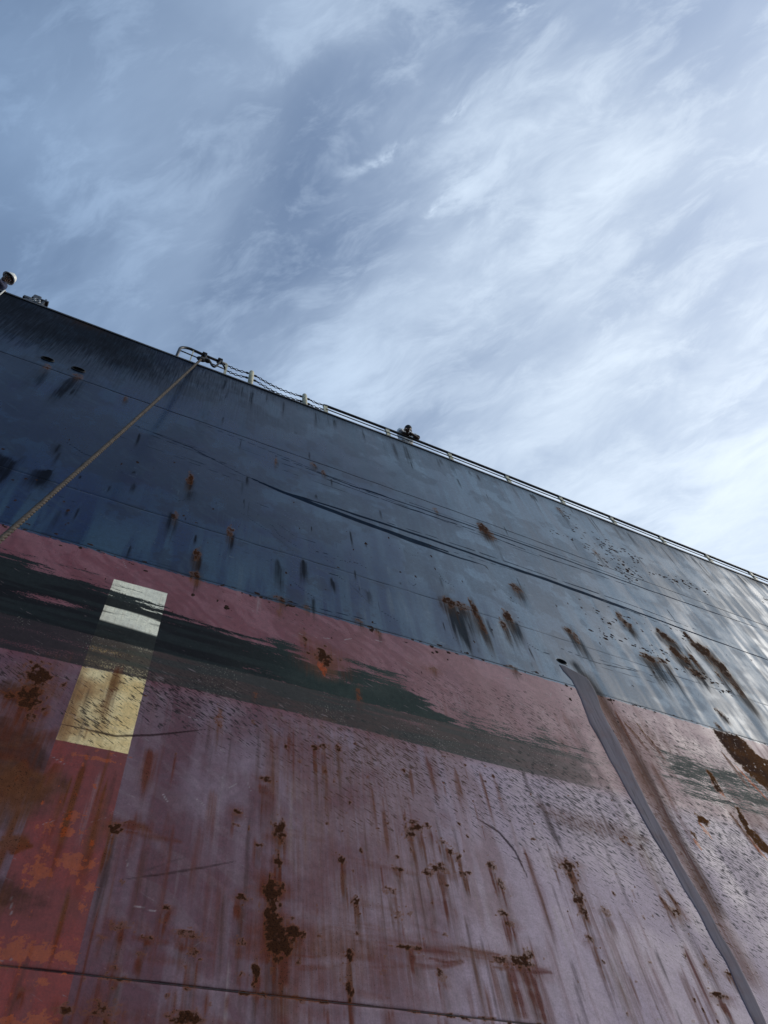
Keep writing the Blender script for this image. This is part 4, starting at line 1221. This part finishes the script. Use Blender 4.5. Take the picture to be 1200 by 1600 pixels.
# ------------------------------------------------------------------ small gear on the edge at the left
def fittings():
    p = at_y(46, 468, .05)
    o = empty('mooring_bracket', (p.x, .12, DECKZ - .02)); tag(o, 'small black bracket standing on the deck edge near the man in the helmet', 'bracket')
    bm = bmesh.new(); add_box(bm, (p.x - .07, .02, DECKZ - .02), (p.x + .07, .09, DECKZ + .22), .01); from_bm('upright', bm, RAILBLK, o, False)
    bm = bmesh.new(); add_box(bm, (p.x - .11, .01, DECKZ + .20), (p.x + .02, .10, DECKZ + .29), .01); from_bm('lug', bm, RAILBLK, o, False)
    p = at_y(61, 468, .08)
    o = empty('winch_fitting', (p.x, .22, DECKZ - .02)); tag(o, 'dark winch fitting with pale wire loops on the deck edge at left', 'fitting')
    GREY = simple_mat('galvanised_wire', (.36, .36, .35), .4, .5, .3, 30)
    bm = bmesh.new(); add_box(bm, (p.x - .10, .03, DECKZ - .02), (p.x + .13, .15, DECKZ + .14), .01); from_bm('base_block', bm, RAILBLK, o, False)
    bm = bmesh.new(); add_box(bm, (p.x - .11, .04, DECKZ + .40), (p.x + .02, .14, DECKZ + .60), .012); from_bm('side_box', bm, RAILBLK, o, False)
    bm = bmesh.new(); add_box(bm, (p.x - .02, .04, DECKZ + .44), (p.x + .18, .14, DECKZ + .50), .01); add_box(bm, (p.x + .08, .07, DECKZ + .50), (p.x + .11, .11, DECKZ + .64), .006); from_bm('top_bar', bm, RAILBLK, o, False)
    bm = bmesh.new(); add_box(bm, (p.x + .08, .05, DECKZ + .12), (p.x + .13, .13, DECKZ + .46), .008); from_bm('upright', bm, RAILBLK, o, False)
    for k, (dx, dz, r) in enumerate([(-.05, .22, .05), (.02, .30, .05), (.05, .20, .045)]):
        bm = bmesh.new(); add_tube(bm, [(p.x + dx + r * math.cos(q), .025 - .005 * k, DECKZ + dz + r * math.sin(q)) for q in [2 * math.pi * j / 12 for j in range(12)]], .010, 6, False, True); from_bm('wire_loop', bm, GREY, o)
    bm = bmesh.new(); add_tube(bm, [(p.x - .06, .06, DECKZ + .10), (p.x - .05, .06, DECKZ + .42)], .025, 8); from_bm('support_arm', bm, RAILBLK, o)
    # small lugs welded along the bare edge
    for px in (125, 184):
        q = at_y(px, 505 + (px - 137) * .37, .03)
        bm = bmesh.new(); add_box(bm, (q.x - .03, .02, DECKZ + .01), (q.x + .03, .06, DECKZ + .05), .004); from_bm('edge_lug', bm, RAILBLK, ship, False)
    # wire ring hanging by the railing
    q = at_y(703, 721, RY - .03)
    bm = bmesh.new(); add_tube(bm, [(q.x + .05 + .05 * math.cos(a), RY - .03 + float(lean(q.x)), q.z + .09 * math.sin(a)) for a in [2 * math.pi * j / 14 for j in range(14)]], .007, 6, False, True)
    tag(from_bm('wire_ring', bm, GREY), 'small pale wire ring hanging at a railing post right of the leaning man', 'ring')
    # thin pale line draped over the edge at far left
    a, b = at_y(11, 451.5, -.03), at_y(-30, 483, -.06)
    pts = [Vector((a.x + .22, .30, DECKZ + .12)), Vector((a.x + .06, .05, DECKZ + .03)), Vector((a.x, -.035, DECKZ + .012))]
    for k in range(1, 14):
        pts.append(a.lerp(b, k / 3))
    bm = bmesh.new(); add_tube(bm, pts, .013, 6)
    tag(from_bm('thin_line', bm, simple_mat('pale_cord', (.62, .60, .55), .8, 0, .2, 30)), 'thin pale cord hanging over the deck edge below the man in the helmet', 'cord')
fittings()

# ------------------------------------------------------------------ people
def skin_mesh(name, joints, edges, sub=2):
    """joints: name -> (pos, radius or (rx, ry)); grown with a Skin modifier and baked"""
    keys = list(joints)
    me = bpy.data.meshes.new(name)
    me.from_pydata([joints[k][0] for k in keys], [(keys.index(a), keys.index(b)) for a, b in edges], [])
    o = bpy.data.objects.new(name, me); COL.objects.link(o)
    md = o.modifiers.new('skin', 'SKIN'); md.use_smooth_shade = True
    if not me.skin_vertices: me.skin_vertices.new(name='')
    for i, k in enumerate(keys):
        r = joints[k][1]; r = r if isinstance(r, tuple) else (r, r)
        me.skin_vertices[0].data[i].radius = r
        me.skin_vertices[0].data[i].use_root = (i == 0)
    ss = o.modifiers.new('sub', 'SUBSURF'); ss.levels = sub; ss.render_levels = sub
    dg = bpy.context.evaluated_depsgraph_get(); dg.update()
    out = bpy.data.meshes.new_from_object(o.evaluated_get(dg))
    bpy.data.objects.remove(o); bpy.data.meshes.remove(me)
    return out


def head_into(bm, c, face, up, s=1.0):
    """head with brow, nose, chin and ears; face and up are unit vectors"""
    face = face.normalized(); side = face.cross(up).normalized(); up = side.cross(face).normalized()
    M = Matrix((side, face, up)).transposed()
    def B(off, r, u=14, v=10):
        m4 = Matrix.Translation(c + M @ Vector(off) * s) @ M.to_4x4() @ Matrix.Diagonal((r[0] * s, r[1] * s, r[2] * s, 1))
        bmesh.ops.create_uvsphere(bm, u_segments=u, v_segments=v, radius=1.0, matrix=m4)
    B((0, -.012, .025), (.078, .096, .092), 20, 14)      # skull
    B((0, .018, -.055), (.060, .068, .070), 18, 12)      # jaw
    B((0, .072, -.100), (.026, .022, .022))              # chin
    B((0, .096, -.020), (.014, .020, .028))              # nose
    B((0, .078, .020), (.052, .020, .016))               # brow
    B((.026, .082, -.068), (.02, .012, .010)); B((-.010, .084, -.068), (.03, .012, .011))
    for q in (-1, 1):
        B((q * .082, -.008, -.020), (.012, .022, .032))  # ears
        B((q * .038, .066, -.034), (.026, .022, .022))   # cheek
    return M


def person(name, label, base, J, head_c, face, up, skin, shirt, trousers, shoe, sleeves_short, hair):
    o = empty(name, base); tag(o, label, 'person')
    E = [('pelvis', 'waist'), ('waist', 'chest'), ('chest', 'neck'), ('neck', 'head'), ('chest', 'shl'), ('shl', 'ell'), ('ell', 'wrl'), ('chest', 'shr'), ('shr', 'elr'), ('elr', 'wrr'),
         ('pelvis', 'hl'), ('hl', 'knl'), ('knl', 'anl'), ('anl', 'tol'), ('pelvis', 'hr'), ('hr', 'knr'), ('knr', 'anr'), ('anr', 'tor')]
    rad = dict(pelvis=(.145, .11), waist=(.135, .10), chest=(.165, .12), neck=.052, head=.05, shl=.066, shr=.066, ell=.043, elr=.043, wrl=.029, wrr=.029, hl=.085, hr=.085, knl=.056, knr=.056, anl=.038, anr=.038, tol=.035, tor=.035)
    J = {k: Vector(v) for k, v in J.items()}
    J['head'] = head_c - face.normalized() * .01
    me = skin_mesh('body', {k: (J[k], rad[k]) for k in rad}, E)
    bm = bmesh.new(); bm.from_mesh(me); bpy.data.meshes.remove(me)
    M = head_into(bm, head_c, face, up, 1.04)
    # hands: palm and five bent fingers each
    for w, e in (('wrl', 'ell'), ('wrr', 'elr')):
        d = (J[w] - J[e]).normalized(); dn = Vector((0, 0, -1)); sd = d.cross(dn).normalized(); dn = sd.cross(d).normalized() * (1 if sd.cross(d).z < 0 else -1)
        m4 = Matrix.Translation(J[w] + d * .055) @ Matrix((sd, d, dn)).transposed().to_4x4() @ Matrix.Diagonal((.042, .058, .017, 1))
        bmesh.ops.create_uvsphere(bm, u_segments=12, v_segments=8, radius=1, matrix=m4)
        for k, ln in enumerate((.068, .078, .074, .058)):
            b0 = J[w] + d * .095 + sd * (.030 - .020 * k)
            add_tube(bm, [b0, b0 + d * ln * .5 + dn * .006, b0 + d * ln * .8 + dn * .03, b0 + d * ln * .86 + dn * .052], [.0095, .009, .008, .006], 6)
        b0 = J[w] + d * .035 + sd * .036
        add_tube(bm, [b0, b0 + d * .03 + sd * .026, b0 + d * .06 + sd * .026 + dn * .018], [.011, .010, .007], 6)
    from_bm('body', bm, skin, o)
    # clothes
    g = .014
    sj = ['waist', 'pelvis', 'chest', 'neck', 'shl', 'shr', 'ell', 'elr'] + ([] if sleeves_short else ['wrl', 'wrr'])
    cj = {k: (J[k].copy(), (rad[k] if isinstance(rad[k], tuple) else (rad[k], rad[k]))) for k in sj}
    cj = {k: (v[0], (v[1][0] + g, v[1][1] + g)) for k, v in cj.items()}
    cj['neck'] = (J['chest'].lerp(J['neck'], .72), (.075, .070))
    if sleeves_short:
        for a, b in (('shl', 'ell'), ('shr', 'elr')):
            cj[b] = (J[a].lerp(J[b], .60), (.074, .074))
    se = [('waist', 'pelvis'), ('waist', 'chest'), ('chest', 'neck'), ('chest', 'shl'), ('shl', 'ell'), ('chest', 'shr'), ('shr', 'elr')] + ([] if sleeves_short else [('ell', 'wrl'), ('elr', 'wrr')])
    link('shirt', skin_mesh('shirt', cj, se), shirt, o)
    tj = {k: (J[k], ((rad[k] if isinstance(rad[k], tuple) else (rad[k],) * 2)[0] + .016, (rad[k] if isinstance(rad[k], tuple) else (rad[k],) * 2)[1] + .016)) for k in ('pelvis', 'hl', 'hr', 'knl', 'knr', 'anl', 'anr')}
    link('trousers', skin_mesh('trousers', tj, [('pelvis', 'hl'), ('hl', 'knl'), ('knl', 'anl'), ('pelvis', 'hr'), ('hr', 'knr'), ('knr', 'anr')]), trousers, o)
    for s in 'lr':
        bm = bmesh.new(); a, b = J['an' + s], J['to' + s]
        add_ball(bm, (a.lerp(b, .55)) + Vector((0, 0, -.02)), (.052, .145, .045), 14, 8); from_bm('shoe', bm, shoe, o)
    if hair:
        bm = bmesh.new()
        m4 = Matrix.Translation(head_c + M @ Vector((0, -.016, .034))) @ M.to_4x4() @ Matrix.Diagonal((.090, .107, .101, 1))
        bmesh.ops.create_uvsphere(bm, u_segments=18, v_segments=12, radius=1, matrix=m4)
        iv = M.transposed()
        kill = [v for v in bm.verts if (iv @ (v.co - head_c)).z < .035 and (iv @ (v.co - head_c)).y > -.02 or (iv @ (v.co - head_c)).z < -.03]
        bmesh.ops.delete(bm, geom=kill, context='VERTS'); from_bm('hair', bm, hair, o)
    EYEM = simple_mat('eye_white', (.7, .68, .64), .3)
    for q in (-1, 1):
        bm = bmesh.new(); add_ball(bm, head_c + M @ Vector((q * .030, .084, .004)), .010, 8, 6); from_bm('eye', bm, EYEM, o)
    return o, M


SKIN1 = simple_mat('dark_skin', (.060, .032, .021), .5, 0, .2, 9)
SKIN2 = simple_mat('brown_skin', (.16, .085, .055), .5, 0, .2, 9)
WHITE = simple_mat('white_cotton', (.72, .72, .70), .85, 0, .15, 14, bump=.3)
NAVY = simple_mat('navy_cloth', (.012, .014, .050), .85, 0, .3, 14, bump=.3)
BLKCLOTH = simple_mat('black_cloth', (.018, .018, .020), .85, 0, .3, 14)
HAIRM = simple_mat('black_hair', (.010, .009, .008), .8, 0, .3, 60)
SHOE = simple_mat('black_boot', (.015, .014, .013), .5)

def leaning_man():
    h = at_h(637.5, 672.5, TOP + 1.52)
    x = h.x; hy = h.y; D = DECKZ - .02
    cx = x - .06; by = rail_y(x) + .16
    ry = rail_y(x)
    J = dict(pelvis=(cx, by + .04, D + .92), waist=(cx, by + .00, D + 1.06), chest=(cx + .005, by - .07, D + 1.29), neck=(x, (hy + by - .06) / 2, D + 1.43),
             shl=(cx + .185, by - .10, D + 1.36), ell=(cx + .20, ry - .04, D + 1.00), wrl=(cx - .07, ry - .11, D + .99),
             shr=(cx - .185, by - .10, D + 1.34), elr=(cx - .21, ry - .04, D + .99), wrr=(cx + .05, ry - .06, D + 1.02),
             hl=(cx + .10, by + .08, D + .84), knl=(cx + .11, by + .12, D + .47), anl=(cx + .12, by + .22, D + .09), tol=(cx + .14, by + .06, D + .045),
             hr=(cx - .10, by + .08, D + .84), knr=(cx - .11, by + .14, D + .47), anr=(cx - .12, by + .26, D + .09), tor=(cx - .14, by + .10, D + .045))
    face = (EYE - h).normalized() + Vector((.05, -.12, .10)); up = Vector((-.22, -.80, .50))
    person('person', 'man in a white top leaning on the rail with folded arms, looking down', (cx, by + .24, D), J, h, face, up, SKIN1, WHITE, BLKCLOTH, SHOE, True, HAIRM)
leaning_man()

def helmet_man():
    h = at_h(11.0, 435.5, TOP + 1.52)
    x = h.x; hy = h.y; D = DECKZ - .02
    cx = x - .08; by = hy + .10
    J = dict(pelvis=(cx - .10, by + .12, D + .94), waist=(cx - .08, by + .10, D + 1.08), chest=(cx - .04, by, D + 1.27), neck=(x - .035, hy + .08, D + 1.40),
             shl=(cx + .12, by - .04, D + 1.30), ell=(cx + .16, by - .10, D + 1.02), wrl=(cx + .08, by - .26, D + .92),
             shr=(cx - .21, by + .00, D + 1.30), elr=(cx - .27, by - .06, D + 1.03), wrr=(cx - .22, by - .24, D + .92),
             hl=(cx + .0, by + .12, D + .86), knl=(cx + .02, by + .06, D + .48), anl=(cx + .02, by + .14, D + .09), tol=(cx + .05, by - .01, D + .045),
             hr=(cx - .20, by + .12, D + .86), knr=(cx - .21, by + .08, D + .48), anr=(cx - .22, by + .18, D + .09), tor=(cx - .24, by + .03, D + .045))
    face = Vector((.62, -.42, -.55)); up = Vector((.45, -.25, .85))
    o, M = person('person', 'man in navy clothes and white safety helmet looking down at far left', (cx - .1, by + .12, D), J, h, face, up, SKIN2, NAVY, NAVY, SHOE, False, HAIRM)
    HEL = simple_mat('helmet_plastic', (.78, .76, .68), .35, 0, .12, 10)
    bm = bmesh.new(); seg = 28
    prof = [(.150, .105, .018), (.146, .104, .028), (.128, .102, .034), (.124, .100, .06), (.112, .098, .105), (.085, .09, .142), (.045, .05, .160), (.012, .012, .164)]
    rings = []
    for r, _, zz in prof:
        ring = []
        for k in range(seg):
            a = 2 * math.pi * k / seg
            rim = 1.0 + (.22 * max(0, math.sin(a)) ** 2 if r > .14 else 0)
            ring.append(bm.verts.new(h + M @ Vector((r * .92 * math.cos(a), r * 1.08 * math.sin(a) * rim - .005, zz + .012))))
        rings.append(ring)
    for r0, r1 in zip(rings[:-1], rings[1:]):
        for k in range(seg): bm.faces.new((r0[k], r0[(k + 1) % seg], r1[(k + 1) % seg], r1[k]))
    bm.faces.new(rings[-1])
    hm = from_bm('safety_helmet', bm, HEL, o)
    sd = hm.modifiers.new('shell', 'SOLIDIFY'); sd.thickness = .006
    bm = bmesh.new()
    add_tube(bm, [h + M @ Vector((.085 * math.cos(a), .035 + .02 * math.sin(a), -.125 * math.sin(a) + .02)) for a in [math.pi * k / 14 for k in range(15)]], .006, 6)
    from_bm('chin_strap', bm, simple_mat('strap_web', (.30, .28, .24), .8), hm)
helmet_man()
